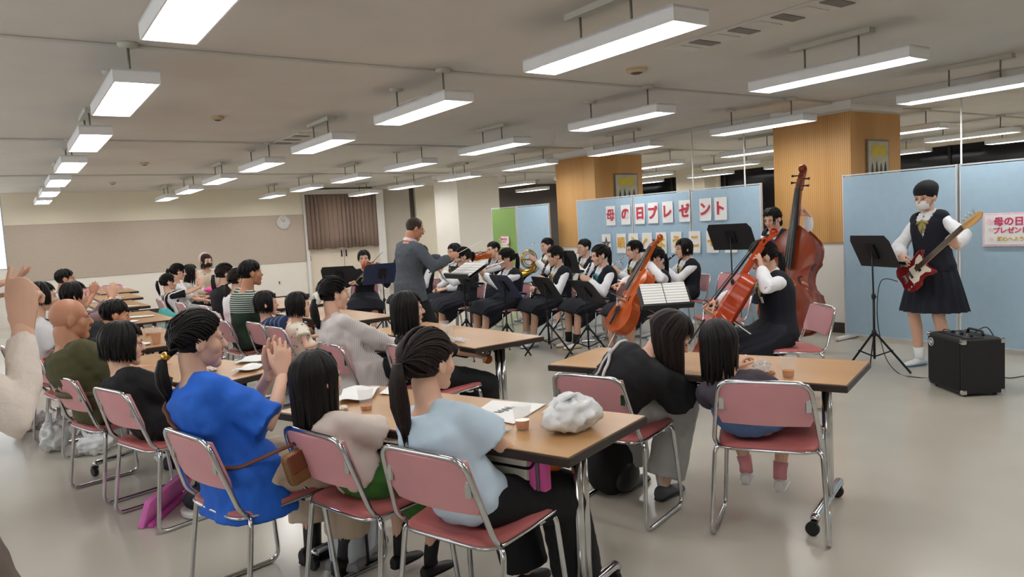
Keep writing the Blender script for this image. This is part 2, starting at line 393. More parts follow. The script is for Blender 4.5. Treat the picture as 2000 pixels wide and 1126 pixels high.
# ------------------------------------------------------------------ people: helpers
SKIN = pm('skin', (220, 176, 152), .5, var=.05, scale=9, spec=.35)
SKIN_T = pm('skin_tan', (186, 132, 104), .45, var=.06, scale=9, spec=.4)
EYEW = pm('eye_white', (225, 220, 215), .25, var=0); EYED = pm('eye_dark', (24, 17, 14), .2, var=0)
LIP = pm('lips', (186, 104, 96), .45, var=.05)
HAIR = pm('black_hair', (17, 14, 14), .42, var=.3, scale=30, bump=.3, bscale=90, stretch=(6, 6, .6), spec=.28)
HAIRB = pm('dark_brown_hair', (34, 23, 21), .42, var=.3, scale=30, bump=.3, bscale=90, stretch=(6, 6, .6), spec=.28)
HAIRG = pm('thin_grey_hair', (66, 54, 48), .5, var=.3, scale=30, bump=.3, bscale=90, spec=.3)
WORK = {}
def remesh(mb, voxel, it=3):
    """union of overlapping closed shells as one smooth quad surface -> numpy verts, faces"""
    if 'scene' not in WORK: WORK['scene'] = bpy.data.scenes.new('workbench')
    ws = WORK['scene']; me = mb.mesh('tmp', []); o = bpy.data.objects.new('tmp', me); ws.collection.objects.link(o)
    r = o.modifiers.new('r', 'REMESH'); r.mode = 'VOXEL'; r.voxel_size = voxel
    if it:
        s = o.modifiers.new('s', 'SMOOTH'); s.iterations = it; s.factor = .5
    vl = ws.view_layers[0]; vl.update(); ev = o.evaluated_get(vl.depsgraph); m2 = ev.to_mesh()
    n = len(m2.vertices); v = np.empty(n*3); m2.vertices.foreach_get('co', v); v = v.reshape(-1, 3)
    nl = len(m2.loops); li = np.empty(nl, int); m2.loops.foreach_get('vertex_index', li)
    ls = np.empty(len(m2.polygons), int); m2.polygons.foreach_get('loop_start', ls)
    ends = np.append(ls[1:], nl); f = [tuple(li[a:b]) for a, b in zip(ls, ends)]
    ev.to_mesh_clear(); bpy.data.objects.remove(o); bpy.data.meshes.remove(me)
    return v, f
def shell(v, f, m=0):
    o = MB(); o.v = [tuple(p) for p in v]; o.f = list(f); o.m = [m]*len(f); return o
def folds(mb, amp, freq, seed, stretch=(1, 1, 1)):
    """small cloth folds pushed along the normals"""
    v = np.array(mb.v); nv = np.zeros_like(v)
    q = np.array([fc for fc in mb.f if len(fc) == 4])
    if len(q):
        n = np.cross(v[q[:, 2]]-v[q[:, 0]], v[q[:, 3]]-v[q[:, 1]])
        for k in range(4): np.add.at(nv, q[:, k], n)
    l = np.linalg.norm(nv, axis=1, keepdims=True); nv /= np.where(l < 1e-12, 1, l)
    sx, sy, sz = stretch
    d = np.array([noise.noise((p[0]*freq*sx+seed*3.1, p[1]*freq*sy, p[2]*freq*sz))+.5*noise.noise((p[0]*freq*2.3*sx, p[1]*freq*2.3*sy+seed, p[2]*freq*2.3*sz))+.55*(.2-abs(noise.noise((p[0]*freq*2.6+p[2]*freq, p[1]*freq*2.6+seed, p[2]*freq*1.6)))) for p in v])
    mb.v = [tuple(p) for p in v+nv*(d*amp)[:, None]]; return mb
# ------------------------------------------------------------------ head, hand and shoe templates
def head_template(vox, male=False):
    b = MB(); j = 1.08 if male else 1.0
    b.ball((0, -.012, .028), (.076, .094, .088), 20, 14)
    b.ball((0, .026, -.042), (.057*j, .062, .066), 16, 10)
    for s in (-1, 1):
        b.ball((s*.034, .046, -.022), .036, 10, 8)
        b.ball((s*.079, -.008, -.008), (.010, .021, .033), 10, 8, np.array(Matrix.Rotation(s*.25, 3, 'Z')))
    b.tube([(0, .080, .016), (0, .094, -.004), (0, .103, -.022)], [.008, .010, .014], 8, rnd=True)
    b.ball((0, .096, -.026), (.017, .012, .008), 8, 6)
    b.tube([(-.042, .070, .022), (0, .078, .020), (.042, .070, .022)], .013, 8, rnd=True)
    b.ball((0, .080, -.056), (.024, .015, .014), 10, 6)
    b.ball((0, .066, -.092), .024*j, 10, 8)
    v, f = remesh(b, vox, 2)
    o = shell(v, f, 0)
    for s in (-1, 1):
        o.ball((s*.031, .0785, .001), (.0145, .008, .0062), 10, 6, None, 1)
        o.ball((s*.031, .0835, .001), (.0062, .0045, .0060), 8, 6, None, 2)
        o.tube([(s*.046, .075, .004), (s*.031, .087, .0085), (s*.016, .085, .003)], .0016, 5, 2)
        o.tube([(s*.050, .072, .021), (s*.033, .0895, .026), (s*.014, .091, .022)], [.0015, .0028, .002], 5, 2)
    o.ball((0, .0925, -.0525), (.020, .006, .0045), 10, 6, None, 3); o.ball((0, .0905, -.0605), (.017, .0065, .005), 10, 6, None, 3)
    return o
HEAD = {}
def head_mesh(fine, male=False):
    k = (fine, male)
    if k not in HEAD: HEAD[k] = head_template(.0062 if fine else .0095, male)
    return HEAD[k]
def hand_template(pose, vox):
    b = MB()
    b.tube([(0, -.02, 0), (0, .01, 0), (0, .05, -.001), (0, .085, 0)], [(.024, .019), (.030, .017), (.040, .015), (.040, .012)], 12, rnd=True, up=(0, 0, 1))
    C = {'flat': ([.06, .05, .04, .06], .03), 'relax': ([.45, .5, .55, .6], .01), 'grip': ([1.05, 1.1, 1.12, 1.15], .0), 'keys': ([.62, .66, .70, .75], .02), 'point': ([.12, 1.0, 1.08, 1.12], .0)}[pose]
    for k, (x, y, L) in enumerate(((-.030, .083, .068), (-.010, .089, .076), (.011, .086, .070), (.029, .076, .055))):
        a = 0; sp = (k-1.5)*C[1]*2; p = V3((x, y-.012, 0)); pts = [p]; d0 = V3((sp, 1, 0))
        for s, fr in enumerate((.16, .40, .26, .22)):
            if s: a += C[0][k]
            d = nrm((d0[0], math.cos(a), -math.sin(a))); p = p+d*L*fr*1.05; pts.append(p)
        b.tube(pts, [.0100, .0094, .0088, .0080, .0068], 8, rnd=True)
    th = {'flat': (-.55, .8, -.15), 'relax': (-.55, .75, -.45), 'grip': (-.35, .6, -.85), 'keys': (-.25, .85, -.5), 'point': (-.3, .7, -.8)}[pose]
    p0 = V3((-.020, .022, -.004)); d = nrm(th); p1 = p0+d*.042; d2 = nrm(d+V3((.25, .5, -.1))); p2 = p1+d2*.032; p3 = p2+d2*.024
    b.tube([p0, p1, p2, p3], [.017, .0125, .0105, .0080], 8, rnd=True)
    v, f = remesh(b, vox, 1); return shell(v, f)
HANDS = {}
def hand_mesh(pose, side, fine):
    k = (pose, fine)
    if k not in HANDS: HANDS[k] = hand_template(pose, .0042 if fine else .0065)
    h = HANDS[k]
    if side > 0: return h
    o = MB(); o.v = [(-x, y, z) for x, y, z in h.v]; o.f = [fc[::-1] for fc in h.f]; o.m = h.m; return o
def shoe_shell(s, kind='shoe'):
    """foot pointing +Y, ankle above the origin, sole at z=0"""
    b = MB(); prof = [(-.065, .026, .070), (-.05, .033, .078), (0, .036, .075), (.06, .042, .055), (.11, .045, .042), (.15, .038, .034), (.172, .022, .024)]
    rings = []
    for y, w, h in prof:
        rings.append([V3((w*math.cos(a), y, h*.5+h*.5*math.sin(a))) for a in np.linspace(0, 2*PI, 12, endpoint=False)])
    b.loft(rings, 0)
    b.loft([[V3((w*1.04*math.cos(a), y, .009+.009*math.sin(a))) for a in np.linspace(0, 2*PI, 10, endpoint=False)] for y, w, h in prof], 1)
    b.v = [tuple(V3(p)*s) for p in b.v]; return b
# ------------------------------------------------------------------ hair
CAPS = {}
HC = V3((0, -.012, .028)); HR = V3((.076, .094, .088))
def hp(phi, a, e):   # point over the scalp: azimuth phi (0 = front), polar angle a from the crown
    return HC+HR*(1+e)*V3((math.sin(a)*math.sin(phi), math.sin(a)*math.cos(phi), math.cos(a)))
def hair_mesh(style, g, rnd, dense, length=None, tie=None, fringe=True, part=0.):
    """hair in head space; g = gravity direction in head space"""
    b = MB(); n = 26
    # cap
    yl = [-.12, -.05, -.03, 0., .02, .05, .075, .12]; zl = [-.075, -.075, -.06, -.02, .004, .048, .070, .078]
    if style == 'short': zl = [-.06, -.055, -.04, -.012, .012, .052, .066, .075]
    if style == 'thin': zl = [-.05, -.045, -.02, .02, .05, .10, .12, .14]
    e = .045; rings = []
    for i in range(13):
        ring = []
        for k in range(n):
            phi = 2*PI*k/n
            amax = PI*.95
            if (style, k) not in CAPS:
                CAPS[(style, k)] = amax
                for a in np.linspace(.2, PI*.95, 40):
                    p = hp(phi, a, 0)
                    if p[2] < np.interp(p[1], yl, zl): CAPS[(style, k)] = a; break
            amax = CAPS[(style, k)]
            ring.append(hp(phi, .02+amax*i/12, e if i < 12 else -.02))
        rings.append(ring)
    b.loft(rings, 0, True)
    G = nrm(g)
    def lock(pts, w, th, m=0):
        N = len(pts); rad = []
        for i in range(N):
            t = i/(N-1); k = min(1, t*5+.45)*(1 if t < .55 else max(.08, 1-((t-.55)/.45)**1.6))
            rad.append((w*k, th*k))
        b.tube(pts, rad, 5, m)
    def fall(p, L, inward, steps, sway):
        pts = []; q = np.array(p); dirr = nrm(q*V3((1, 1, 0)))
        for s in range(1, steps+1):
            q = q+G*(L/steps)-dirr*inward*(1/steps)+sway*(1/steps); pts.append(np.array(q))
        return pts
    if style in ('bob', 'long', 'half'):
        L = length or (.13 if style == 'bob' else .34)
        for k in range(dense):
            phi = PI*2*(k+rnd.random())/dense; pf = abs((phi+PI) % (2*PI)-PI)   # 0 front .. pi back
            ee = .06+rnd.random()*.10
            if pf < .62:
                if not fringe: continue
                a1 = np.linspace(.15, 1.28+rnd.random()*.12, 7); pts = [hp(phi*(1+.05*rnd.random()), a, ee+.02*i/6) for i, a in enumerate(a1)]
                lock(pts, .012, .005); continue
            if pf < .95: phi = math.copysign(.95+rnd.random()*.25, ((phi+PI) % (2*PI))-PI)
            a1 = np.linspace(.08, PI*.52, 7); pts = [hp(phi, a, ee) for a in a1]
            Lk = L*(.9+.2*rnd.random())+.02
            pts += fall(pts[-1], Lk, .010 if style == 'bob' else .014, 6, V3((rnd.uniform(-.012, .012), rnd.uniform(-.012, .012), 0)))
            lock(pts, .013+.004*rnd.random(), .006)
    elif style == 'short':
        for k in range(dense):
            phi = PI*2*rnd.random(); pf = abs((phi+PI) % (2*PI)-PI); ee = .06+rnd.random()*.10
            amax = 1.22 if pf < .6 else (1.5 if pf < 1.1 else (1.85 if pf < 2.0 else 2.2))
            a0 = rnd.uniform(0, amax*.55); a1 = min(amax, a0+rnd.uniform(.7, 1.1))
            dphi = rnd.uniform(-.25, .25); pts = [hp(phi+dphi*t, a0+(a1-a0)*t, ee*(1-.3*t)) for t in np.linspace(0, 1, 6)]
            lock(pts, .012, .007)
    elif style == 'pony':
        T = V3(tie) if tie is not None else V3((0, -.108, .03)); d1 = nrm((T-HC)/HR)
        for k in range(dense):
            phi = PI*2*(k+rnd.random())/dense; pf = abs((phi+PI) % (2*PI)-PI)
            ah = np.interp(pf, [0, .5, 1.0, 1.5, 2.0, PI], [1.0, 1.12, 1.52, 1.82, 2.08, 2.3])
            d0 = nrm((hp(phi, ah, 0)-HC)/HR); ee = .05+rnd.random()*.15
            sg = 1 if phi < PI else -1; pm_ = sg*(pf+(PI-pf)*.45); am = .22+.62*pf if pf < 2.2 else ah*.95
            dm = nrm((hp(pm_, am, 0)-HC)/HR); t0 = rnd.random()*.45 if k % 2 else 0.; pts = []
            for t in np.linspace(t0, 1, 9):
                d = nrm(d0*(1-t)**2+dm*2*t*(1-t)*1.5+d1*t*t); pts.append(HC+HR*(1+ee*(.75+.25*math.sin(PI*t)))*d)
            pts.append(T+V3((rnd.uniform(-.01, .01), -.012, rnd.uniform(-.01, .01))))
            b.tube(pts, [(.0075 if dense > 100 else .009, .0045 if dense > 100 else .006)]*len(pts), 5, 0)
        L = length or .26
        for k in range(max(14, dense//3)):
            a = rnd.random()*2*PI; r = .024*math.sqrt(rnd.random()); off = V3((math.cos(a)*r, math.sin(a)*r*.7, 0))
            p = T+V3((0, -.01, 0)); out = nrm(T-HC)
            ctrl = [p, p+out*.028+off*.6, p+out*.036+G*L*.25+off*1.2, p+out*.03+G*L*.55+off*1.4, p+out*.018+G*L*.8+off*1.1, p+out*.01+G*L*(.9+.2*rnd.random())+off*.7]
            lock(ctrl, .011, .007)
        for s in ((-1, 1) if fringe else ()):
            for q in range(4):
                phi = s*(.75+q*.09); p = [hp(phi, a, .06) for a in (.75, 1.0, 1.25, 1.5)]; p += fall(p[-1], .07+.03*rnd.random(), .004, 3, V3((0, 0, 0))); lock(p, .006, .003)
        if fringe:
            for k in range(dense//4):
                phi = rnd.uniform(-.6, .6); pts = [hp(phi*(.8+.2*t), .55+.72*t, .055+.03*t) for t in np.linspace(0, 1, 6)]; lock(pts, .009, .004)
    elif style == 'thin':
        for k in range(dense):
            phi = rnd.uniform(1.1, 2*PI-1.1); a0 = rnd.uniform(1.05, 1.4); pts = [hp(phi, a0+t*.55, .04-.01*t) for t in np.linspace(0, 1, 5)]; lock(pts, .008, .003)
    return b
# ------------------------------------------------------------------ bodies
def ik(a, t, l1, l2, hint):
    a = V3(a); t = V3(t); d = t-a; L = np.linalg.norm(d); L2 = min(max(L, abs(l1-l2)+.02), l1+l2-.004); u = d/max(L, 1e-6)
    x = (l1*l1-l2*l2+L2*L2)/(2*L2); h = math.sqrt(max(0, l1*l1-x*x)); hv = V3(hint)-u*np.dot(hint, u); hv = nrm(hv)
    return a+u*x+hv*h, a+u*L2
def sring(c, x, y, rx, ry, n=18, p=2.4):
    out = []
    for k in range(n):
        a = 2*PI*k/n; ca, sa = math.cos(a), math.sin(a)
        out.append(c+x*rx*math.copysign(abs(ca)**(2/p), ca)+y*ry*math.copysign(abs(sa)**(2/p), sa))
    return out
def person(name_label, loc, face, head, S=1., hip_z=.50, seated=True, hyaw=0., hpitch=0., hroll=0., arms=None, feet=None, knees=None, male=False,
           top=None, bottom=None, shoes=None, hair=None, skin=None, fine=False, twist=0., bulge=None, face_ok=True, group=None, sock=None, wide=1., headscale=None, legs=True, extra=None):
    """loc (x, y) of the hips, face = heading clockwise from +y in degrees, head = world head centre"""
    rnd = random.Random(hash(tuple(round(v*100) for v in (*loc, *head))) & 0xffff)
    skin = skin or SKIN; th = math.radians(face)
    root = empty('person', (loc[0], loc[1], 0), -th, name_label, 'person', group)
    Rw = Matrix.Rotation(th, 3, 'Z')
    def loc3(p): return np.array(Rw @ Vector((p[0]-loc[0], p[1]-loc[1], p[2])))
    hs = headscale or (.80+.20*S); H = loc3(head); hip = V3((0, 0, hip_z))
    HRt = Matrix.Rotation(-math.radians(hyaw), 3, 'Z') @ Matrix.Rotation(math.radians(hpitch), 3, 'X') @ Matrix.Rotation(math.radians(hroll), 3, 'Y')
    HRm = np.array(HRt)
    skull = H+HRm @ V3((0, -.03, -.06))*hs
    # neck base lies below/behind the head, pulled toward the hips
    down = nrm(hip-skull); neck = skull+nrm(down*.7+V3((0, 0, -.3))+V3((0, -.12, 0)))*.088*hs
    ax = nrm(neck-hip); Lsp = np.linalg.norm(neck-hip)
    right = V3((math.cos(math.radians(twist)), -math.sin(math.radians(twist)), 0))
    bl = bulge if bulge is not None else min(.03, max(.0, .50*S-Lsp)*.3+.01)
    back = nrm(np.cross(ax, (1, 0, 0))); back = back if back[1] < 0 else -back
    ctrl = (hip+neck)/2+back*bl*2
    def sp(t): return hip*(1-t)**2+ctrl*2*t*(1-t)+neck*t*t
    def tg(t): return nrm((ctrl-hip)*(1-t)+(neck-ctrl)*t)
    wm = 1.12 if male else 1.; wm *= wide
    prof = [(-.14, .115, .080), (-.06, .148, .105), (.06, .155, .110), (.22, .130, .092), (.36, .120, .086), (.55, .130, .092), (.72, .140, .098), (.85, .132, .088), (.94, .088, .066), (1.0, .054, .054)]
    def trings(infl, t0=-.2, t1=2., k=1.):
        R = []
        for t, rx, ry in prof:
            if t < t0 or t > t1: continue
            c = sp(max(t, 0)) if t >= 0 else hip+tg(0)*t*Lsp; T = tg(min(max(t, 0), 1)); rr = right if t > .5 else V3((1, 0, 0))
            x = nrm(rr-T*np.dot(rr, T)); y = np.cross(T, x)
            R.append(sring(c, x, y, rx*S*wm*k+infl, ry*S*wm*k+infl))
        return R
    shw = (.165 if male else .136)*S*wide
    shc = sp(.90); T9 = tg(.9); xr = nrm(right-T9*np.dot(right, T9)); fwd9 = np.cross(T9, xr); 
    if fwd9[1] < 0 and abs(twist) < 90: fwd9 = -fwd9
    SH = {s: shc+xr*s*shw-T9*.018*S for s in (-1, 1)}
    HIPJ = {s: hip+V3((s*.085*S, .0, -.01)) for s in (-1, 1)}
    uA, fA, tL, sL = .27*S, .235*S, .40*S, .395*S
    arms = arms or {}; el = {}; wr = {}; hdir = {}; pn = {}; hpose = {}
    for s in (-1, 1):
        A = arms.get(s) or {}
        tgt = A.get('w')
        if tgt is None: tgt = V3((s*.11, .30, hip_z+.10))*V3((S, S, 1)) if seated else V3((s*.24*S, .06, hip_z-.12))
        elif len(tgt) == 4: tgt = loc3(tgt[1:])
        else: tgt = V3(tgt)
        hint = V3(A.get('hint', (s*.6, -.5, -.7)))
        el[s], wr[s] = ik(SH[s], tgt, uA, fA, hint)
        hdir[s] = nrm(A['dir']) if 'dir' in A else nrm(wr[s]-el[s]); pn[s] = nrm(A.get('palm', (-s*.5, .1, -.85))); hpose[s] = A.get('pose', 'relax')
    kn = {}; an = {}
    for s in (-1, 1):
        if seated:
            ft = (feet or {}).get(s, (s*.10*S, (.40)*S+.02, .085))
            ft = V3(ft); hint = V3((s*.25 if knees is None else knees*s, 1., .6))
        else:
            ft = V3((feet or {}).get(s, (s*.09*S, 0., .085))); hint = V3((s*.1, 1, 0))
        kn[s], an[s] = ik(HIPJ[s], ft, tL, sL, hint)
    vox = .012 if fine else .017
    # --- body
    sk_ = bool(bottom and bottom['type'] == 'skirt' and seated); b = MB(); b.loft(trings(-.016 if sk_ else 0, -.07 if sk_ else -.2)); 
    b.tube([sp(.93), neck, skull, H+HRm @ V3((0, -.015, .0))*hs], [.060*hs*wm, .052*hs*wm, .050*hs*wm, .045*hs], 12, rnd=True)
    ar = (.046, .040, .036, .026)
    for s in (-1, 1):
        b.tube([shc+xr*s*shw*.35, SH[s]], [.040*S, .034*S*wm], 10, rnd=True)
        m1 = (SH[s]*.5+el[s]*.5); m2 = el[s]*.6+wr[s]*.4
        b.tube([SH[s], m1, el[s], m2, wr[s]], [.036*S*wm, .037*S*wm, .031*S*wm, .032*S*wm, .025*S*wm], 10, rnd=True)
        if legs:
            tk = .72 if bottom and bottom['type'] == 'skirt' and seated else 1.
            b.tube([HIPJ[s]-V3((0, 0, .02*(tk < 1))), HIPJ[s]*.5+kn[s]*.5-V3((0, 0, .02*(tk < 1))), kn[s]-V3((0, 0, .012*(tk < 1)))], [.084*S*tk, .072*S*tk, .054*S*(.9 if tk < 1 else 1)], 12, rnd=True)
            b.tube([kn[s], kn[s]*.68+an[s]*.32+V3((0, -.012, 0)), an[s]], [.052*S, .052*S, .034*S], 12, rnd=True)
    v, f = remesh(b, vox, 3); body = shell(v, f, 0)
    hm = head_mesh(fine, male); M = Matrix(HRt).to_4x4() @ Matrix.Scale(hs, 4); M.translation = H
    body.merge(hm, M)
    for s in (-1, 1):
        y = hdir[s]; z = nrm(-pn[s]-y*np.dot(-pn[s], y)); x = np.cross(y, z); hsz = S*(1.03 if male else .97)*(1.1 if S < .8 else 1)
        A = np.eye(4); A[:3, :3] = np.stack([x, y, z], 1)*hsz; A[:3, 3] = wr[s]
        body.merge(hand_mesh(hpose[s], s, fine), A, 0)
    body.build('body', [skin, EYEW, EYED, LIP], root, True)
    info = dict(root=root, H=H, HR=HRm, hs=hs, neck=neck, SH=SH, el=el, wr=wr, kn=kn, an=an, hip=hip, sp=sp, tg=tg, xr=xr, fwd=fwd9, S=S, Lsp=Lsp, hdir=hdir)
    # --- hair
    if hair:
        hk = dict(hair); hmname = hk.pop('mat', HAIR); st = hk.pop('style'); dn = hk.pop('n', 110 if fine else 54)
        g = HRm.T @ V3((0, 0, -1))
        hb = hair_mesh(st, g, rnd, dn, **hk)
        o = MB().merge(hb, M); o.build('hair', hmname, root, True)
    # --- clothes on the upper body
    if top:
        k = dict(top); infl = k.get('infl', .016); sl = k.get('sleeve', .6); tb = MB()
        tb.loft(trings(infl, k.get('hem', -.2), .99)); wid = k.get('swid', .016)
        for s in (-1, 1):
            tb.tube([shc+xr*s*shw*.3, SH[s]], [.052*S+infl*.3, .042*S*wm+infl*.6], 12, rnd=True)
            pts = [SH[s]]; rr = [.042*S*wm+infl*.7]
            if sl <= 1:
                for q in np.linspace(.25, 1, 4): pts.append(SH[s]*(1-q*sl)+el[s]*q*sl); rr.append((.044-.004*q)*S*wm+infl*.5+wid*q)
            else:
                pts += [(SH[s]+el[s])/2, el[s]]; rr += [.042*S*wm+infl*.7, .038*S*wm+wid]
                for q in (.35, .75, 1): pts.append(el[s]*(1-q*(sl-1))+wr[s]*q*(sl-1)); rr.append((.037-.009*q)*S*wm+wid*(1 if q < 1 else .55))
            tb.tube(pts, rr, 12)
        if k.get('tails'):   # loose shirt tail hanging behind / at the sides
            c0 = hip+V3((0, -.01, .02)); w0, w1, dz = k['tails']
            tb.loft([sring(c0+V3((0, .0, .05)), V3((1, 0, 0)), V3((0, 1, 0)), .165*S+.02, .125*S+.02), sring(c0+V3((0, .01, -dz*.5)), V3((1, 0, 0)), V3((0, 1, 0)), w0, w1*.9), sring(c0+V3((0, .01, -dz)), V3((1, 0, 0)), V3((0, 1, 0)), w0*1.04, w1)])
        v, f = remesh(tb, k.get('vox', vox), 2); sh_ = folds(shell(v, f), k.get('fold', .008), k.get('ff', 10.), rnd.random()*9)
        sh_.build(k.get('name', 'shirt'), k['mat'], root, True); info['cloth'] = (sh_.v, sh_.f)
        if k.get('collar'):
            cb = MB(); c = neck+tg(1)*.012; x = xr; y = nrm(np.cross(tg(1), x)); rx = .060*hs*wm
            cb.tube([c+x*rx*math.cos(a)+y*rx*1.0*math.sin(a)+tg(1)*.012*(-math.sin(a)) for a in np.linspace(0, 2*PI, 16, endpoint=False)], (.007), 6, closed=True, flat=3.)
            yy = fwd9
            for s in (-1, 1):
                p = neck+yy*.062*hs+tg(1)*.0; cb.add([p+x*s*.004, p+x*s*.058-yy*.02+tg(1)*.012, p+x*s*.062-tg(1)*.045+yy*.026, p+x*s*.022-tg(1)*.065+yy*.035, p+x*s*.004+yy*.006, p+x*s*.058-yy*.014+tg(1)*.016, p+x*s*.066-tg(1)*.045+yy*.036, p+x*s*.022-tg(1)*.065+yy*.046], [(0, 1, 2, 3), (4, 7, 6, 5), (0, 4, 5, 1), (1, 5, 6, 2), (2, 6, 7, 3), (3, 7, 4, 0)])
            cb.build('collar', k.get('collarmat', k['mat']), root, 50)
        if k.get('vest'):
            vb = MB(); vb.loft(trings(infl+.013, -.12, .95))
            for s in (-1, 1): vb.tube([shc+xr*s*shw*.30, shc+xr*s*shw*.72], [.060*S+infl*.8, .050*S+infl+.010], 12, rnd=True)
            v, f = remesh(vb, .0095, 4); keep = []
            down_ = tg(.9); fa = np.array(f); ctr = v[fa].mean(1); rel = ctr-neck; al = rel @ down_; d = -al; xx = rel @ xr; yy = (ctr-sp(.8)) @ fwd9
            rad = np.linalg.norm(rel-al[:, None]*down_, axis=1)
            drop = ((rad < .066*hs) & (d < .08)) | ((yy > 0) & (np.abs(xx) < (.205*S-d)*.40) & (d < .3)); keep = [fc for fc, q in zip(f, drop) if not q]
            vo = shell(v, keep).build('vest', k['vest'], root, True)
            so = vo.modifiers.new('thick', 'SOLIDIFY'); so.thickness = .006; so.offset = 1
        if k.get('tie'):
            p = neck+fwd9*(.085*S+infl)-tg(.9)*.055*S; t_ = MB(); x = xr; dn_ = -tg(.9); ff = fwd9
            t_.ball(p+ff*.012, (.014, .012, .014), 8, 6)
            for s in (-1, 1):
                t_.tube([p+ff*.012, p+x*s*.03+dn_*.012+ff*.018, p+x*s*.050+dn_*.022+ff*.012], [.008, .022, .012], 8, flat=.6, rnd=True)
                t_.tube([p+ff*.012, p+x*s*.018+dn_*.05+ff*.02, p+x*s*.030+dn_*.10+ff*.022], [.008, .018, .024], 8, flat=.35)
            t_.build('ribbon_tie', k['tie'], root, True)
        if k.get('badge'):
            p = neck+fwd9*(.112*S+infl)-tg(.8)*.16*S+xr*(-.075)*S
            Mx = np.stack([xr, fwd9, np.cross(xr, fwd9)], 1); MB().box(p+fwd9*.012, (.032, .008, .046), Mx).build('name_badge', PAPER, root, bevel=.002)
    # --- lower body
    if bottom:
        k = dict(bottom); ty = k['type']; bb = MB(); mt = k['mat']; infl = k.get('infl', .012)
        if ty in ('pants', 'wide', 'shorts'):
            bb.loft(trings(-.004, -.2, .1)); wl = {'pants': .018, 'wide': .045, 'shorts': .03}[ty]
            for s in (-1, 1):
                bb.tube([HIPJ[s], HIPJ[s]*.5+kn[s]*.5, kn[s] if ty != 'shorts' else kn[s]*.92+HIPJ[s]*.08], [.090*S+infl, .076*S+infl+wl*.4, .058*S+infl*.6+wl], 12, rnd=ty != 'shorts')
                if ty != 'shorts':
                    cl = k.get('len', .93)
                    e_ = kn[s]*(1-cl)+an[s]*cl; bb.tube([kn[s], kn[s]*.6+e_*.4, e_], [.056*S+infl*.6+wl*.9, .052*S+infl*.5+wl, .038*S+infl*.5+wl*1.3], 12)
            v, f = remesh(bb, vox, 2); folds(shell(v, f), .005, 12., 3.).build('trousers' if ty != 'shorts' else 'shorts', mt, root, True)
        elif ty == 'skirt' and seated:
            n = 56; R = []; hz = hip_z; kz = (kn[1][2]+kn[-1][2])/2; ky = (kn[1][1]+kn[-1][1])/2; kw = max(abs(kn[1][0]), abs(kn[-1][0])); D = k.get('drop', .20)*S; cw = np.array([(kn[1][0]+kn[-1][0])/2, 0, 0])
            w0 = sp(.24); X = V3((1, 0, 0))
            def sk(c, up, fw, rx, rt, rb, pl):
                ring = []
                for q in range(n):
                    a = 2*PI*q/n; sa, ca = math.sin(a), math.cos(a); w = 1+pl*(1 if q % 4 < 2 else -1)
                    ring.append(c+X*rx*ca*w+up*(rt*sa if sa > 0 else rb*sa)*w+fw*0)
                return ring
            T = tg(.2); y0 = np.cross(T, X); y0 = y0 if y0[1] > 0 else -y0
            R.append(sk(w0, y0, T, .142*S*wm+.016, .102*S+.016, .102*S+.016, 0))
            m_ = nrm(V3((0, .75, .65))); R.append(sk(hip+V3((0, .025, .035)), m_, T, .178*S+.026, .130*S, .160*S+.020, .012))
            Z = V3((0, 0, 1)); zz = nrm(V3((0, .25, 1)))
            for t, dd in ((.35, .55), (.68, .85), (1., 1.)):
                c = V3((0, ky*t+.02, hz+(kz-hz)*t))+cw*t; R.append(sk(c, zz, T, max((.185+.02*t)*S+kw*.45*t+.01, (kw*t+.085*(1-t)*S)+.085*S), .100*S, D*dd+.05, .012+.014*t))
            R.append(sk(V3((0, ky+.075*S, kz-.05))+cw, nrm(V3((0, .9, .5))), T, max(.185*S+kw*.45, kw+.075*S), .065*S, D*.75, .030))
            bb.loft(R, 0, True); bb.build('pleated_skirt' if not k.get('name') else k['name'], mt, root, 60)
        elif ty == 'skirt':
            n = 72; R = []; hz = k.get('hem', .5)
            for t in np.linspace(0, 1, 7):
                c = V3((0, 0, 0)); z0 = hip_z+.17*S; c = V3((sp(.3)[0]*(1-t), sp(.3)[1]*(1-t), z0+(hz-z0)*t))
                rx = (.135+.14*t**.8)*S; ry = (.105+.14*t**.8)*S; pl = .05*t
                R.append([c+V3((rx*math.cos(a)*(1+pl*s_), ry*math.sin(a)*(1+pl*s_), 0)) for a, s_ in ((2*PI*q/n, 1 if q % 4 < 2 else -1) for q in range(n))])
            bb.loft(R, 0, True); bb.build('pleated_skirt', mt, root, 60)
    # --- feet
    if legs:
        for s in (-1, 1):
            fd = math.atan2(an[s][0]*.3, 1); a = an[s]; flat = a[2]-.085
            sm = shoe_shell(.98*S*(1.1 if male else 1)); A = RZ(-fd) if seated else RZ(-s*.25)
            A = Matrix.Translation((a[0], a[1], max(0, flat)+.002)) @ A
            so = MB().merge(sm, A); c2 = shoes or (BLACKPL, BLACKPL); so.build('shoe', list(c2), root, 50)
            if sock:
                p1 = an[s]*.72+kn[s]*.28 if len(sock) < 2 else an[s]*(1-sock[1])+kn[s]*sock[1]
                MB().tube([an[s]+V3((0, 0, -.03)), an[s], p1], [.040*S, .039*S, .044*S], 12).build('sock', sock[0], root, True)
    return info

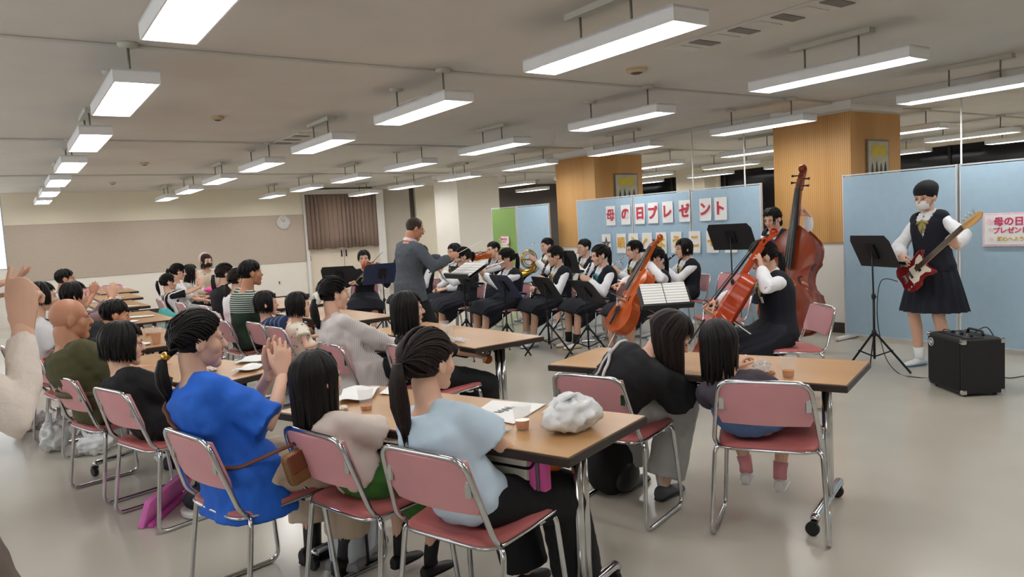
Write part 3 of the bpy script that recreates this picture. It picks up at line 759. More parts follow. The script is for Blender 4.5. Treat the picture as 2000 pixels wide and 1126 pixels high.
def on_cloth(info, stops, off=.006):
    """points lying on the worn garment: stops are (spine parameter, angle from the back, clockwise to the right)"""
    bv = BVHTree.FromPolygons([tuple(p) for p in info['cloth'][0]], info['cloth'][1]); out = []
    S_ = []
    for i in range(len(stops)-1):
        for q in np.linspace(0, 1, 5, endpoint=False): S_.append((stops[i][0]*(1-q)+stops[i+1][0]*q, stops[i][1]*(1-q)+stops[i+1][1]*q))
    for t, a in S_+[stops[-1]]:
        c = info['sp'](t); T = info['tg'](t); a = math.radians(a); x = V3((1, 0, 0)); x = nrm(x-T*np.dot(x, T)); y = cross3(T, x); y = y if y[1] > 0 else -y
        d = x*math.sin(a)-y*math.cos(a); h = bv.ray_cast(Vector(c+d*.6), Vector(-d))
        if h[0] is not None: out.append(np.array(h[0])+d*off)
    return out
# ------------------------------------------------------------------ furniture
PINK = pm('pink_vinyl', (210, 150, 154), .42, var=.05, scale=6, bump=.08, bscale=400, spec=.4)
PINKD = pm('rose_seat_vinyl', (178, 100, 98), .42, var=.06, scale=6, bump=.08, bscale=400, spec=.4)
TOPW = wood('table_laminate', (170, 128, 84), (194, 152, 104), .3, 2.2, (1.2, .12, 1))
EDGE = pm('table_edge_band', (44, 34, 30), .4, var=.1)
ORANGE = pm('orange_plastic', (214, 106, 34), .4, var=.05)
def bez(P, n=6):
    """round the corners of a polyline"""
    P = [V3(p) for p in P]; out = [P[0]]
    for i in range(1, len(P)-1):
        a, b, c = P[i-1], P[i], P[i+1]; r = min(.055, np.linalg.norm(b-a)*.45, np.linalg.norm(c-b)*.45)
        p0 = b+nrm(a-b)*r; p1 = b+nrm(c-b)*r
        for t in np.linspace(0, 1, n): out.append(p0*(1-t)**2+b*2*t*(1-t)+p1*t*t)
    out.append(P[-1]); return out
def make_chair():
    r = .0105; e = empty('stacking_chair', cat='chair')
    for s in (-1, 1):   # sled leg loops
        MB().tube(bez([(s*.16, -.13, .412), (s*.225, -.16, .412), (s*.245, -.215, r), (s*.238, .19, r), (s*.215, .155, .415), (s*.15, .15, .415)]), r, 8).build('leg_loop', CHROME, e, True)
    MB().tube(bez([(-.215, -.165, .425), (-.222, -.20, .46), (-.185, -.285, .735), (.185, -.285, .735), (.222, -.20, .46), (.215, -.165, .425)]), r, 8).build('back_frame', CHROME, e, True)
    MB().bar((-.2, .10, .408), (.2, .10, .408), .03, .012).build('cross_bar', CHROME, e); MB().bar((-.2, -.13, .408), (.2, -.13, .408), .03, .012).build('cross_bar', CHROME, e)
    # seat pad: rounded, slightly dished
    b = MB(); N = 9; rings = []
    def outline(k, z):
        P = []
        for q in range(28):
            a = 2*PI*q/28; ca, sa = math.cos(a), math.sin(a); x = math.copysign(abs(ca)**.32, ca)*(.222-.012*(sa < 0)); y = math.copysign(abs(sa)**.32, sa)*.205
            P.append(V3((x*k, y*k, z-.012*(1 if y < -.1 else 0)+.008*(y > .1))))
        return P
    b.loft([outline(.0, .448), outline(.55, .447), outline(.88, .452), outline(.97, .447), outline(1., .436), outline(1., .424), outline(.0, .422)], cap=False)
    b.build('seat', PINKD, e, 50)
    rr = MB(); o1 = outline(1.005, .428); rr.tube(o1, .007, 6, closed=True); rr.build('seat_rim', CHROME, e, True)
    # backrest: curved plate inside the frame
    b = MB(); g = []; nx, nz = 10, 6; P = {}
    def bp(u, w):   # u -1..1, w 0..1
        z = .535+.19*w; hw = .213-(.028)*((z-.46)/.275)-.004; y = -.20-(z-.46)/.275*.085-.022*(1-u*u)+.012
        if w < .2: hw *= 1-.10*(1-w/.2)**2
        return V3((u*hw, y, z))
    F_ = [[bp(u, w)+V3((0, .011, .003)) for u in np.linspace(-1, 1, nx)] for w in np.linspace(0, 1, nz)]
    B_ = [[bp(u, w)-V3((0, .011, -.003)) for u in np.linspace(-1, 1, nx)] for w in np.linspace(0, 1, nz)]
    vs = [p for row in F_ for p in row]+[p for row in B_ for p in row]; o = nx*nz; fs = []
    for i in range(nz-1):
        for j in range(nx-1):
            a = i*nx+j; fs.append((a+1, a, a+nx, a+nx+1)); fs.append((o+a, o+a+1, o+a+nx+1, o+a+nx))
    edge = [j for j in range(nx)]+[i*nx+nx-1 for i in range(1, nz)]+[(nz-1)*nx+j for j in range(nx-2, -1, -1)]+[i*nx for i in range(nz-2, 0, -1)]
    for k in range(len(edge)):
        a, c = edge[k], edge[(k+1) % len(edge)]; fs.append((a, c, o+c, o+a))
    b.add(vs, fs); b.build('backrest', PINK, e, 50)
    for s in (-1, 1):
        p = bp(s*.93, .52); MB().box(p+V3((0, -.014, 0)), (.026, .008, .055)).build('bracket', CHROME, e, bevel=.003)
    return e
CHAIR = make_chair(); CH_USED = []
def chair(x, y, face, label):
    """x, y = seat centre; face clockwise from +y"""
    return place(CHAIR, CH_USED, (x, y, 0), -math.radians(face), label, 'pink stacking chairs')
TL, TW, TZ = 1.5, .58, .70
def make_table():
    e = empty('folding_table', cat='table')
    MB().box((0, 0, TZ-.004), (TW-.012, TL-.012, .008)).build('table_top', TOPW, e)
    MB().box((0, 0, TZ-.019), (TW, TL, .032)).build('edge_band', EDGE, e, bevel=.004)
    for s in (-1, 1):
        y = s*(TL/2-.15)
        for q in (-1, 1): MB().tube([(.02+q*.021, y, .075), (.02+q*.021, y, TZ-.035)], .0195, 12).build('leg_post', CHROME, e, True)
        MB().tube(bez([(-.265, y, .075), (-.255, y, .088), (.255, y, .088), (.265, y, .075)]), .022, 10, flat=.8).build('foot_bar', CHROME, e, True)
        for q in (-1, 1):
            c = MB().lathe([(.012, -.014), (.028, -.013), (.031, -.008), (.031, .008), (.028, .013), (.012, .014)], (q*.262, y+.012, .032), 16, axis=(1, 0, .0)).build('caster', BLACKPL, e, 40)
            MB().box((q*.262, y+.004, .062), (.036, .03, .02)).build('caster_fork', BLACKPL, c, bevel=.004)
        MB().box((.02, y, TZ-.045), (.30, .06, .02)).build('leg_bracket', BLACKM, e, bevel=.003)
        # stopper knob
        MB().lathe([(.004, -.022), (.030, -.015), (.034, 0), (.030, .013), (.008, .018)], (-.02, y-s*.09, TZ-.135), 16, axis=(.3, -s*.9, .2)).build('stopper_knob', ORANGE, e, 40)
        MB().tube([(-.02, y-s*.09, TZ-.135), (-.01, y-s*.05, TZ-.06)], .007, 6).build('stopper_rod', BLACKM, e)
    MB().box((.02, 0, TZ-.055), (.05, TL-.36, .03)).build('stretcher_beam', BLACKM, e)
    for x in (-.20, -.13, -.06, .10):
        MB().tube(bez([(x, -.56, TZ-.04), (x, -.54, TZ-.095), (x, .54, TZ-.095), (x, .56, TZ-.04)]), .006, 6).build('rack_bar', BLACKM, e, True)
    return e
TABLE = make_table(); TB_USED = []
def table(x, y, rot, label):
    return place(TABLE, TB_USED, (x, y, 0), math.radians(rot), label, 'folding tables')
# ------------------------------------------------------------------ music stands
NAVYPL = pm('navy_plastic', (34, 44, 78), .4, var=.06); DESKM = pm('black_desk', (30, 31, 34), .45, var=.08)
def music_stand(x, y, face, z, label, mat=None, tilt=28, sheet=None):
    """face = direction the player sits, clockwise from +y; z = height of the desk centre"""
    e = empty('music_stand', (x, y, 0), -math.radians(face), label, 'music stand', 'music stands')
    MB().tube([(0, 0, .10), (0, 0, z*.62)], .0105, 8).build('lower_tube', BLACKM, e, True); MB().tube([(0, 0, z*.6), (0, -.01, z)], .007, 8).build('upper_tube', BLACKM, e, True)
    MB().lathe([(.016, 0), (.018, .015), (.018, .035), (.014, .045)], (0, 0, z*.60), 10).build('height_collar', BLACKPL, e, 40)
    MB().tube([(0, 0, z*.62), (.035, 0, z*.62)], .006, 6).build('clamp_knob', BLACKPL, e)
    MB().lathe([(.018, 0), (.02, .02), (.02, .05), (.014, .06)], (0, 0, .30), 10).build('leg_collar', BLACKPL, e, 40)
    for k in range(3):
        a = 2*PI*k/3+.5; c, s = math.cos(a), math.sin(a)
        l = MB().bar((c*.015, s*.015, .33), (c*.30, s*.30, .012), .017, .009, up=(-s, c, 0)).build('leg', BLACKM, e); MB().bar((0, 0, .12), (c*.16, s*.16, .19), .012, .005, up=(-s, c, 0)).build('leg_strut', BLACKM, l)
        MB().ball((c*.30, s*.30, .010), .011, 8, 6).build('leg_tip', BLACKPL, l, True)
    t = math.radians(tilt); R = np.array(Matrix.Rotation(t, 3, 'X'))   # desk faces +y, top leaning away from the player
    m = mat or DESKM; c = V3((0, .005, z))
    d = MB(); d.prism([(-.25, -.155), (.25, -.155), (.25, .10), (.215, .155), (-.215, .155), (-.25, .10)], -.003, .003)
    Mx = Matrix.Translation(Vector(c)) @ Matrix.Rotation(t, 4, 'X') @ Matrix.Rotation(PI/2, 4, 'X')
    D = MB().merge(d, Mx).build('desk', m, e, bevel=.002)
    MB().box(c+R @ V3((0, .03, -.158)), (.50, .06, .006), R).build('ledge', m, D); MB().box(c+R @ V3((0, .060, -.148)), (.50, .005, .024), R).build('ledge_lip', m, D)
    MB().box(c+R @ V3((0, -.012, -.0)), (.10, .018, .14), R).build('desk_bracket', BLACKM, D)
    if sheet:
        Q = MB(); 
        for s in (-1, 1): Q.add([c+R @ V3(p) for p in ((s*.004, .016, -.145), (s*.22, .026, -.145), (s*.22, .020, .15), (s*.004, .012, .15), (s*.004, .022, -.145), (s*.22, .030, -.145), (s*.22, .024, .15), (s*.004, .018, .15))], [(0, 1, 2, 3), (7, 6, 5, 4), (0, 4, 5, 1), (1, 5, 6, 2), (2, 6, 7, 3), (3, 7, 4, 0)])
        so = MB().merge(Q, Matrix.Translation((x, y, 0)) @ RZ(-math.radians(face))).build('sheet_music', sheetmat(), None)
        tag(so, sheet, 'sheet music', 'open sheet music')
    return e
def sheetmat():
    if 'sheetmusic' in MATS: return MATS['sheetmusic']
    m = stripes('sheetmusic', (240, 240, 236), (196, 196, 194), 'Z', 42., .62, .7)
    return m
# ------------------------------------------------------------------ violin family
PROF = [(0, .0), (.008, .08), (.03, .165), (.07, .225), (.12, .265), (.18, .286), (.25, .284), (.32, .262), (.365, .244), (.388, .238), (.40, .218), (.44, .178), (.49, .157), (.54, .153), (.58, .158), (.62, .174), (.65, .198), (.668, .206), (.69, .200), (.74, .212), (.81, .226), (.87, .217), (.93, .178), (.97, .125), (.99, .08), (1., .05)]
def orient(B, T, front):
    """matrix with origin B, +Y towards T, +Z = front of the instrument"""
    B = V3(B); y = nrm(V3(T)-B); z = V3(front); z = nrm(z-y*np.dot(z, y)); x = np.cross(y, z)
    M = np.eye(4); M[:3, 0] = x; M[:3, 1] = y; M[:3, 2] = z; M[:3, 3] = B; return Matrix(M.tolist())
def string_instrument(name, B, T, front, L, label, cat, colmat, endpin=.0, rib=.155, slope=False):
    """L = body length; B bottom of body, T a point up the neck"""
    e = empty(name, cat=cat, label=label); e.matrix_world = orient(B, T, front)
    dark = pm('ebony', (20, 17, 16), .3, var=.1); ph = pm('bridge_maple', (200, 160, 110), .5)
    prof = list(PROF)
    if slope: prof = [(y, x if y < .69 else x*(1-((y-.69)/.31)**2*.55)) for y, x in PROF]
    out = [(x, y) for y, x in prof]+[(-x, y) for y, x in prof[::-1]]
    def ring(k, z): return [V3((x*k, .52+(y-.52)*k, z))*L for x, y in out]
    r = rib; b = MB(); rr = [ring(.02, -.036), ring(.45, -.033), ring(.8, -.016), ring(.95, -.004), ring(1.03, -.004), ring(1.04, .004), ring(1.0, .008), ring(1.0, r-.008), ring(1.04, r-.004), ring(1.03, r+.004), ring(.95, r+.004), ring(.8, r+.016), ring(.45, r+.033), ring(.02, r+.036)]
    b.loft(rr); body = b.build('body', colmat, e, 45)
    zf = r+.036
    # binding groove line and f-holes
    for s in (-1, 1):
        pts = [(s*.125, .36), (s*.145, .372), (s*.150, .392), (s*.132, .42), (s*.108, .46), (s*.09, .50), (s*.085, .52), (s*.098, .535), (s*.115, .525)]
        P = []
        for x, y in pts:
            k = max(abs(x)/.2, abs(y-.52)/.5); P.append(V3((x, y, r+.036-.030*min(1, (abs(x)/.19)**2)+.003))*L)
        MB().tube(P, [.006*L]*2+[.009*L]*5+[.006*L]*2, 6, flat=.5, up=(0, 0, 1)).build('f_hole', dark, body, True)
    MB().box(V3((0, .445, zf+.045))*L, (.13*L, .012*L, .11*L)).build('bridge', ph, e, bevel=.004*L)
    MB().loft([[V3((x, y, zf+z))*L for x, z in ((-w, .03), (w, .03), (w*.8, .048), (-w*.8, .048))] for y, w in ((.05, .02), (.12, .025), (.33, .05), (.35, .045))]).build('tailpiece', dark, e)
    nz = r-.02
    MB().loft([[V3((x, y, z))*L for x, z in ((-w, nz+.05+h), (-w*.8, nz+h), (0, nz-.02+h), (w*.8, nz+h), (w, nz+.05+h))] for y, w, h in ((.97, .034, 0), (1.15, .027, .0), (1.36, .022, .0))]).build('neck', colmat, e, 50)
    MB().loft([[V3((x, y, z+h))*L for x, z in ((-w, .0), (w, .0), (w*.8, .018), (0, .024), (-w*.8, .018))] for y, w, h in ((.60, .046, zf+.055), (1.0, .036, zf+.022), (1.36, .024, nz+.058))]).build('fingerboard', dark, e, 50)
    for k in range(4):
        x = (k-1.5)*.022; MB().tube([V3((x, .34, zf+.05))*L, V3((x*1.2, .445, zf+.105))*L, V3((x*.5, 1.37, nz+.085))*L, V3((x*.35, 1.46, nz+.04))*L], .0022*L if L < .9 else .0017*L, 4).build('string', CHROME, e)
    # pegbox and scroll
    s_ = MB(); s_.loft([[V3((x, y, z+h))*L for x, z in ((-w, -.025), (w, -.025), (w, .035), (-w, .035))] for y, w, h in ((1.35, .024, nz+.02), (1.42, .026, nz+.01), (1.50, .022, nz-.015), (1.54, .017, nz-.035))])
    sc = []
    for t in np.linspace(0, 1, 26):
        a = -.4+t*2*PI*1.45; rad = .055*(1-t*.78); sc.append(V3((0, 1.555+rad*math.cos(a)*-.9, nz-.005+rad*math.sin(a)*-1))*L)
    s_.tube([V3((0, 1.51, nz-.02))*L]+sc, [(.02*L, .02*L)]+[(.016*L*(1-.3*i/25), .023*L*(1+.3*i/25)) for i in range(26)], 8, up=(1, 0, 0))
    s_.build('scroll', colmat, e, 50)
    for k in range(4):
        s = -1 if k % 2 else 1; y = 1.39+.033*k; MB().tube([V3((-s*.03, y, nz+.02))*L, V3((s*.06, y, nz+.02))*L, V3((s*.085, y, nz+.02))*L], [.006*L, .007*L, .014*L], 6, flat=1).build('peg', dark, e)
    if endpin: MB().tube([(0, 0.02*L, rib*L/2), (0, -endpin, rib*L/2)], .006, 8).build('endpin', CHROME, e)
    return e
def bow(a, b, label, group='bows'):
    e = empty('bow', label=label, cat='bow', group=group); a = V3(a); b = V3(b); d = nrm(b-a); L = np.linalg.norm(b-a)
    up = nrm(V3((0, 0, 1))-d*d[2]); st = pm('bow_stick', (70, 42, 26), .4, var=.1); e.location = a
    o = V3((0, 0, 0)); B = b-a
    MB().tube([o, B*.5+up*-.0, B], [.005, .0045, .0035], 6).build('stick', st, e, True)
    MB().bar(o+d*.03-up*.018, B-up*.014, .010, .0015, up=up).build('hair', PAPER, e)
    MB().box(o+d*.03-up*.010, (.018, .018, .02)).build('frog', BLACKPL, e)
    return e
WOODR = wood('varnish_red_brown', (110, 40, 18), (150, 62, 28), .22, 3., (2, .5, 2))
WOODO = wood('varnish_orange', (164, 66, 18), (196, 92, 32), .22, 3., (2, .5, 2))
WOODS = wood('varnish_scarlet', (158, 52, 22), (188, 74, 36), .22, 3., (2, .5, 2))
# ------------------------------------------------------------------ partitions, curtain, clock
def far_things():
    pb = pm('blue_partition_cloth', (164, 190, 208), .85, var=.025, scale=14, bump=.05, bscale=500); pg = pm('green_partition_cloth', (138, 172, 100), .85, var=.03, scale=14)
    al = pm('partition_frame', (206, 210, 214), .4, .4, var=.03); dk = pm('partition_dark_gap', (40, 50, 48), .6)
    def partition(y0, y1, x0, x1, mat, label, foot=True):
        L = math.hypot(x1-x0, y1-y0); e = empty('partition', ((x0+x1)/2, (y0+y1)/2, 0), math.atan2(y1-y0, x1-x0)-PI/2, label, 'partition', 'standing partitions')
        MB().box((0, 0, .925), (.030, L-.03, 1.72)).build('panel', mat, e, bevel=.004)
        for s in (-1, 1): MB().box((0, s*(L/2-.008), .93), (.036, .016, 1.76)).build('frame_post', al, e, bevel=.003)
        for z in (.06, 1.80): MB().box((0, 0, z), (.036, L-.03, .014)).build('frame_rail', al, e)
        for s in (-1, 1):
            f = MB().box((0, s*(L/2-.02), .028), (.42, .04, .036)).build('foot', WHITEP, e, bevel=.006)
            for q in (-1, 1): MB().lathe([(.008, -.01), (.018, -.008), (.018, .008), (.008, .01)], (q*.19, s*(L/2-.02), .018), 10, axis=(0, 1, 0)).build('caster', BLACKPL, f)
    X = 7.66
    partition(4.74, 3.55, X, X, pb, 'blue partition behind the standing bass guitarist')
    partition(3.53, 2.33, X, X, pb, 'blue partition at the right edge carrying a pink sign')
    partition(2.31, 1.11, X, X, pb, 'blue partition beyond the right edge of the view')
    partition(9.31, 8.04, X, X, pb, 'blue partition left of the large lettering')
    partition(8.02, 6.93, X, X, pb, 'blue partition in the middle of the large lettering')
    partition(6.91, 5.80, X, X, pb, 'blue partition right of the lettering beside the bass player')
    partition(11.75, 11.02, X-.05, X, pg, 'green partition standing furthest back')
    partition(11.0, 10.12, X, X+.05, pb, 'narrow blue partition beside the green one')
    for y in (3.54, 6.92, 6.08):
        o = MB().tube([(X+.05, y, .0), (X+.05, y, 2.6)], .009, 8).build('support_pole', WHITEP, None, True); tag(o, {3.54: 'thin white pole rising behind the bass guitarist', 6.92: 'thin white pole behind the lettered partition seam', 6.08: 'thin white pole behind the right end of the lettering'}[y], 'pole', 'thin support poles')
    # lettering sheets
    red = pm('red_ink', (196, 60, 78), .7, var=0); gold = pm('gold_ink', (226, 172, 58), .7, var=0); gry = pm('grey_ink', (96, 96, 100), .7, var=0)
    def glyph(ch, size, mat, parent, loc, rot, name='letter', bold=.012):
        c = bpy.data.curves.new('letter', 'FONT'); c.body = ch; c.size = size; c.align_x = 'CENTER'; c.align_y = 'CENTER'; c.extrude = .0015; c.offset = bold*size
        t = bpy.data.objects.new('tmp', c); COL.objects.link(t); dg = bpy.context.evaluated_depsgraph_get(); me = bpy.data.meshes.new_from_object(t.evaluated_get(dg)); bpy.data.objects.remove(t)
        v = np.empty(len(me.vertices)*3); me.vertices.foreach_get('co', v); v = v.reshape(-1, 3)
        if len(v):
            c0 = (v.max(0)+v.min(0))/2; v[:, :2] -= c0[:2]; me.vertices.foreach_set('co', v.ravel())
        me.materials.clear(); me.materials.append(mat); return part(name, me, parent, loc, rot)
    RB = (PI/2, 0, -PI/2)   # faces -x, reads along -y
    def sheet(ch, y, z, mat, w=.20, h=.29, i=0, top=True):
        ords = ['first', 'second', 'third', 'fourth', 'fifth', 'sixth', 'seventh', 'eighth', 'ninth']
        nm = 'white sheet with a %s, %s from the left in the %s row' % (('large red letter' if top else ('grey star' if ch == '☆' else 'gold letter')), ords[i % 20], 'upper' if top else 'lower')
        e = empty('lettered_sheet', (X-.022, y, z), 0, nm, 'sheet', 'lettered paper sheets'); b = MB(); n = 5; cu = .022*math.sin(i*2.3)
        # sheet with one curling lower corner
        F_ = []
        for a in range(n):
            for c in range(n):
                u = a/(n-1)-.5; q = c/(n-1)-.5; F_.append((-.006-max(0, u-q-.62)*abs(cu)*2., -u*w, q*h))
        B_ = [(x+.002, y_, z_) for x, y_, z_ in F_]; fs = []
        for a in range(n-1):
            for c in range(n-1):
                k = a*n+c; fs.append((k, k+1, k+n+1, k+n)); k += n*n; fs.append((k, k+n, k+n+1, k+1))
        b.add(F_+B_, fs).build('paper', PAPER, e, True)
        if ch: glyph(ch, .19 if top else .18, mat, e, (-.010, 0, .01), RB, bold=.018 if ch in '母順' else .04)
    for i, (ch, y) in enumerate(zip('母の日プレゼント', (8.50, 8.17, 7.87, 7.61, 7.33, 7.02, 6.66, 6.41))): sheet(ch, y, 1.53, red, i=i)
    for i, (ch, y) in enumerate(zip('☆順心へようこそ', (8.62, 8.29, 8.03, 7.75, 7.47, 7.19, 6.86, 6.56))): sheet(ch, y, 1.11, gry if i == 0 else gold, i=i, top=False)
    sheet('☆', 6.26, 1.11, gry, i=8, top=False)
    # pink sign on the right partition and a copy on the green one
    pk = pm('sign_pink', (238, 206, 216), .6, var=.1, scale=30); pr = pm('sign_rose', (206, 60, 104), .6, var=0); yl = pm('sign_yellow', (222, 180, 84), .6, var=0)
    def sign(x, y, z, w, h, label):
        e = empty('welcome_sign', (x, y, z), 0, label, 'sign'); MB().box((0, 0, 0), (.006, w, h)).build('board', pk, e, bevel=.002); MB().box((-.004, 0, 0), (.003, w*.93, h*.88)).build('paper', PAPER, e)
        k = h/.31
        for ch, yy, zz, s, m in [(c, .16-.085*i, .075, .085, pr) for i, c in enumerate('母の日☆')]+[(c, .175-.058*i, -.005, .062, pr) for i, c in enumerate('プレゼント')]+[(c, .15-.045*i, -.085, .045, yl) for i, c in enumerate('順心へようこそ')]:
            glyph(ch, s*k, m, e, (-.007, yy*k, zz*k), RB, bold=.03)
        for yy, zz, r in ((.235, .075, .028), (.225, .0, .02), (-.20, -.075, .034), (-.16, -.095, .022), (.22, -.09, .016)):
            MB().lathe([(r*.3*k, -.002), (r*k, -.001), (r*k, .001)], (-.006, yy*k, zz*k), 10, axis=(-1, 0, 0)).build('flower', pr if yy < 0 else pk, e)
    sign(X-.028, 3.02, 1.17, .60, .31, 'pink bordered sign with Japanese lettering at the right edge')
    sign(X-.055, 11.36, 1.18, .26, .20, 'small pink lettered sign on the green partition')
    # posters on the pillars
    pf = pm('poster_frame', (120, 112, 100), .5); bg = pm('poster_ground', (186, 182, 160), .6, var=.15, scale=12); py = pm('poster_yellow', (206, 186, 70), .6, var=.05); pd = pm('poster_dark', (60, 66, 72), .6)
    for x, y, zc, w, h, lb in ((8.53, 4.836, 1.95, .46, .54, 'framed poster with a yellow heading on the near wood pillar'), (8.67, 9.236, 1.95, .52, .54, 'framed poster with a yellow heading on the far wood pillar')):
        e = empty('poster', (x, y, zc), 0, lb, 'poster', 'pillar posters'); MB().box((0, 0, 0), (w, .02, h)).build('frame', pf, e, bevel=.004); MB().box((0, -.011, 0), (w*.92, .004, h*.93)).build('print', bg, e)
        MB().box((0, -.014, .14), (w*.66, .004, .13)).build('heading', py, e)
        for k in range(4):
            px_ = (k-1.5)*w*.2; MB().prism([(-.03, 0), (.03, 0), (.012, .09), (0, .13), (-.012, .09)], 0, .004, Matrix.Translation((px_, -.013, -.13+.02*(k % 2))) @ Matrix.Rotation(PI/2, 4, 'X')).build('figure', pd, e)
    # curtain: one pleated cloth
    cm = pm('curtain_taupe', (140, 120, 108), .9, var=.06, scale=9, stretch=(4, 4, .3)); e = empty('door_curtain', (7.13, 17.9, 0), 0, 'taupe pleated curtain over the sliding door', 'curtain'); b = MB(); n = 150; rows = [2.50, 2.42, 2.0, 1.5, 1.16]; F_ = []
    for z in rows:
        for k in range(n):
            t = k/(n-1); amp = .030 if z < 2.45 else .015; ph = t*2*PI*17+1.3*math.sin(t*9)
            F_.append((-.93+1.86*t+.012*math.sin(ph*2), amp*math.sin(ph)*(.7+.5*math.sin(t*13)), z+.012*math.sin(t*31)*(z < 1.2)))
    fs = [(r*n+k, r*n+k+1, (r+1)*n+k+1, (r+1)*n+k) for r in range(len(rows)-1) for k in range(n-1)]
    o = b.add(F_, fs).build('cloth', cm, e, True); s_ = o.modifiers.new('t', 'SOLIDIFY'); s_.thickness = .006
    MB().box((0, .03, 2.52), (1.95, .05, .035)).build('curtain_rail', WHITEP, e)
    # clock
    e = empty('wall_clock', (5.66, 17.975, 1.86), 0, 'round white wall clock on the beige pinboard', 'clock'); a = (0, -1, 0)
    MB().lathe([(.13, 0), (.165, 0), (.17, .012), (.165, .035), (.15, .04), (.145, .025)], n=32, axis=a).build('rim', pm('clock_rim', (206, 204, 200), .4), e, 40); MB().lathe([(.001, .024), (.146, .024), (.146, .02), (.001, .02)], n=32, axis=a).build('dial', PAPER, e)
    for an, L in ((.5, .075), (-.6, .11)): MB().bar((0, -.03, 0), (math.sin(an)*L, -.03, math.cos(an)*L), .008, .003, up=(0, 1, 0)).build('hand', BLACKPL, e)
    for k in range(12):
        A = k*PI/6; MB().bar((math.sin(A)*.115, -.027, math.cos(A)*.115), (math.sin(A)*.135, -.027, math.cos(A)*.135), .007, .002, up=(0, 1, 0)).build('hour_mark', BLACKPL, e)
    e = empty('wall_socket', (5.45, 17.985, .42), 0, 'small wall switch plate low beside the door', 'switch'); MB().box((0, 0, 0), (.075, .01, .12)).build('plate', WHITEP, e, bevel=.003); MB().box((0, -.006, 0), (.03, .008, .06)).build('rocker', pm('switch_brown', (80, 66, 54), .5), e)
far_things()
# ------------------------------------------------------------------ tables and audience chairs
table(1.458, 2.66, 20, 'brown folding table in front carrying a white plastic bag')
table(2.91, 2.60, 21, 'brown folding table at right where mother and child sit')
table(.83, 4.96, 21, 'folding table beside the clapping woman in blue')
table(2.64, 4.77, 4, 'folding table in the middle, in front of the striped shirt woman')
table(2.60, 6.95, 4, 'folding table near the conductor, beyond the middle table')
table(.92, 6.88, 4, 'folding table with an amber drink behind the bald man')
table(1.12, 8.98, 2, 'empty folding table in the left row with a long white paper')
table(1.22, 11.3, 1, 'folding table with cups in the left row, third from the wall')
table(1.42, 13.2, 0, 'folding table second from the far wall')
table(1.62, 15.1, 0, 'folding table nearest to the far wall')
table(2.72, 8.95, 2, 'folding table in front of the two ponytailed women')
table(2.85, 11.4, 2, 'folding table with a pink bag before the hooded woman')
NAVY = pm('navy_uniform', (22, 25, 36), .85, var=.12, scale=14); WHITEC = pm('white_blouse', (236, 238, 242), .75, var=.03)
SHOEW = pm('white_shoe', (226, 226, 224), .5, var=.04); SHOEB = pm('blue_sole', (92, 156, 206), .5); SHOEY = pm('yellow_sole', (214, 186, 84), .5)
OCHRE = pm('ochre_ribbon', (168, 152, 92), .7, var=.1); TEALR = pm('teal_ribbon', (70, 150, 164), .7, var=.08)
BLACKC = pm('black_cloth', (24, 24, 27), .85, var=.15, scale=10); BLACKT = pm('black_trousers', (20, 21, 24), .85, var=.15)
def fwd(face): return V3((math.sin(math.radians(face)), math.cos(math.radians(face)), 0))
def seat(x, y, face, label, back=-.05):
    c = V3((x, y, 0))+fwd(face)*.05; return chair(c[0], c[1], face, label)
CLAP = {1: dict(w=(.035, .33, .98), dir=(-.1, .35, 1), palm=(-1, 0, 0), pose='flat', hint=(.6, -.3, -1)), -1: dict(w=(-.035, .33, .98), dir=(.1, .35, 1), palm=(1, 0, 0), pose='flat', hint=(-.6, -.3, -1))}
def clap(z, y=.33, x=.03): return {s: dict(CLAP[s], w=(s*x, y, z)) for s in (-1, 1)}
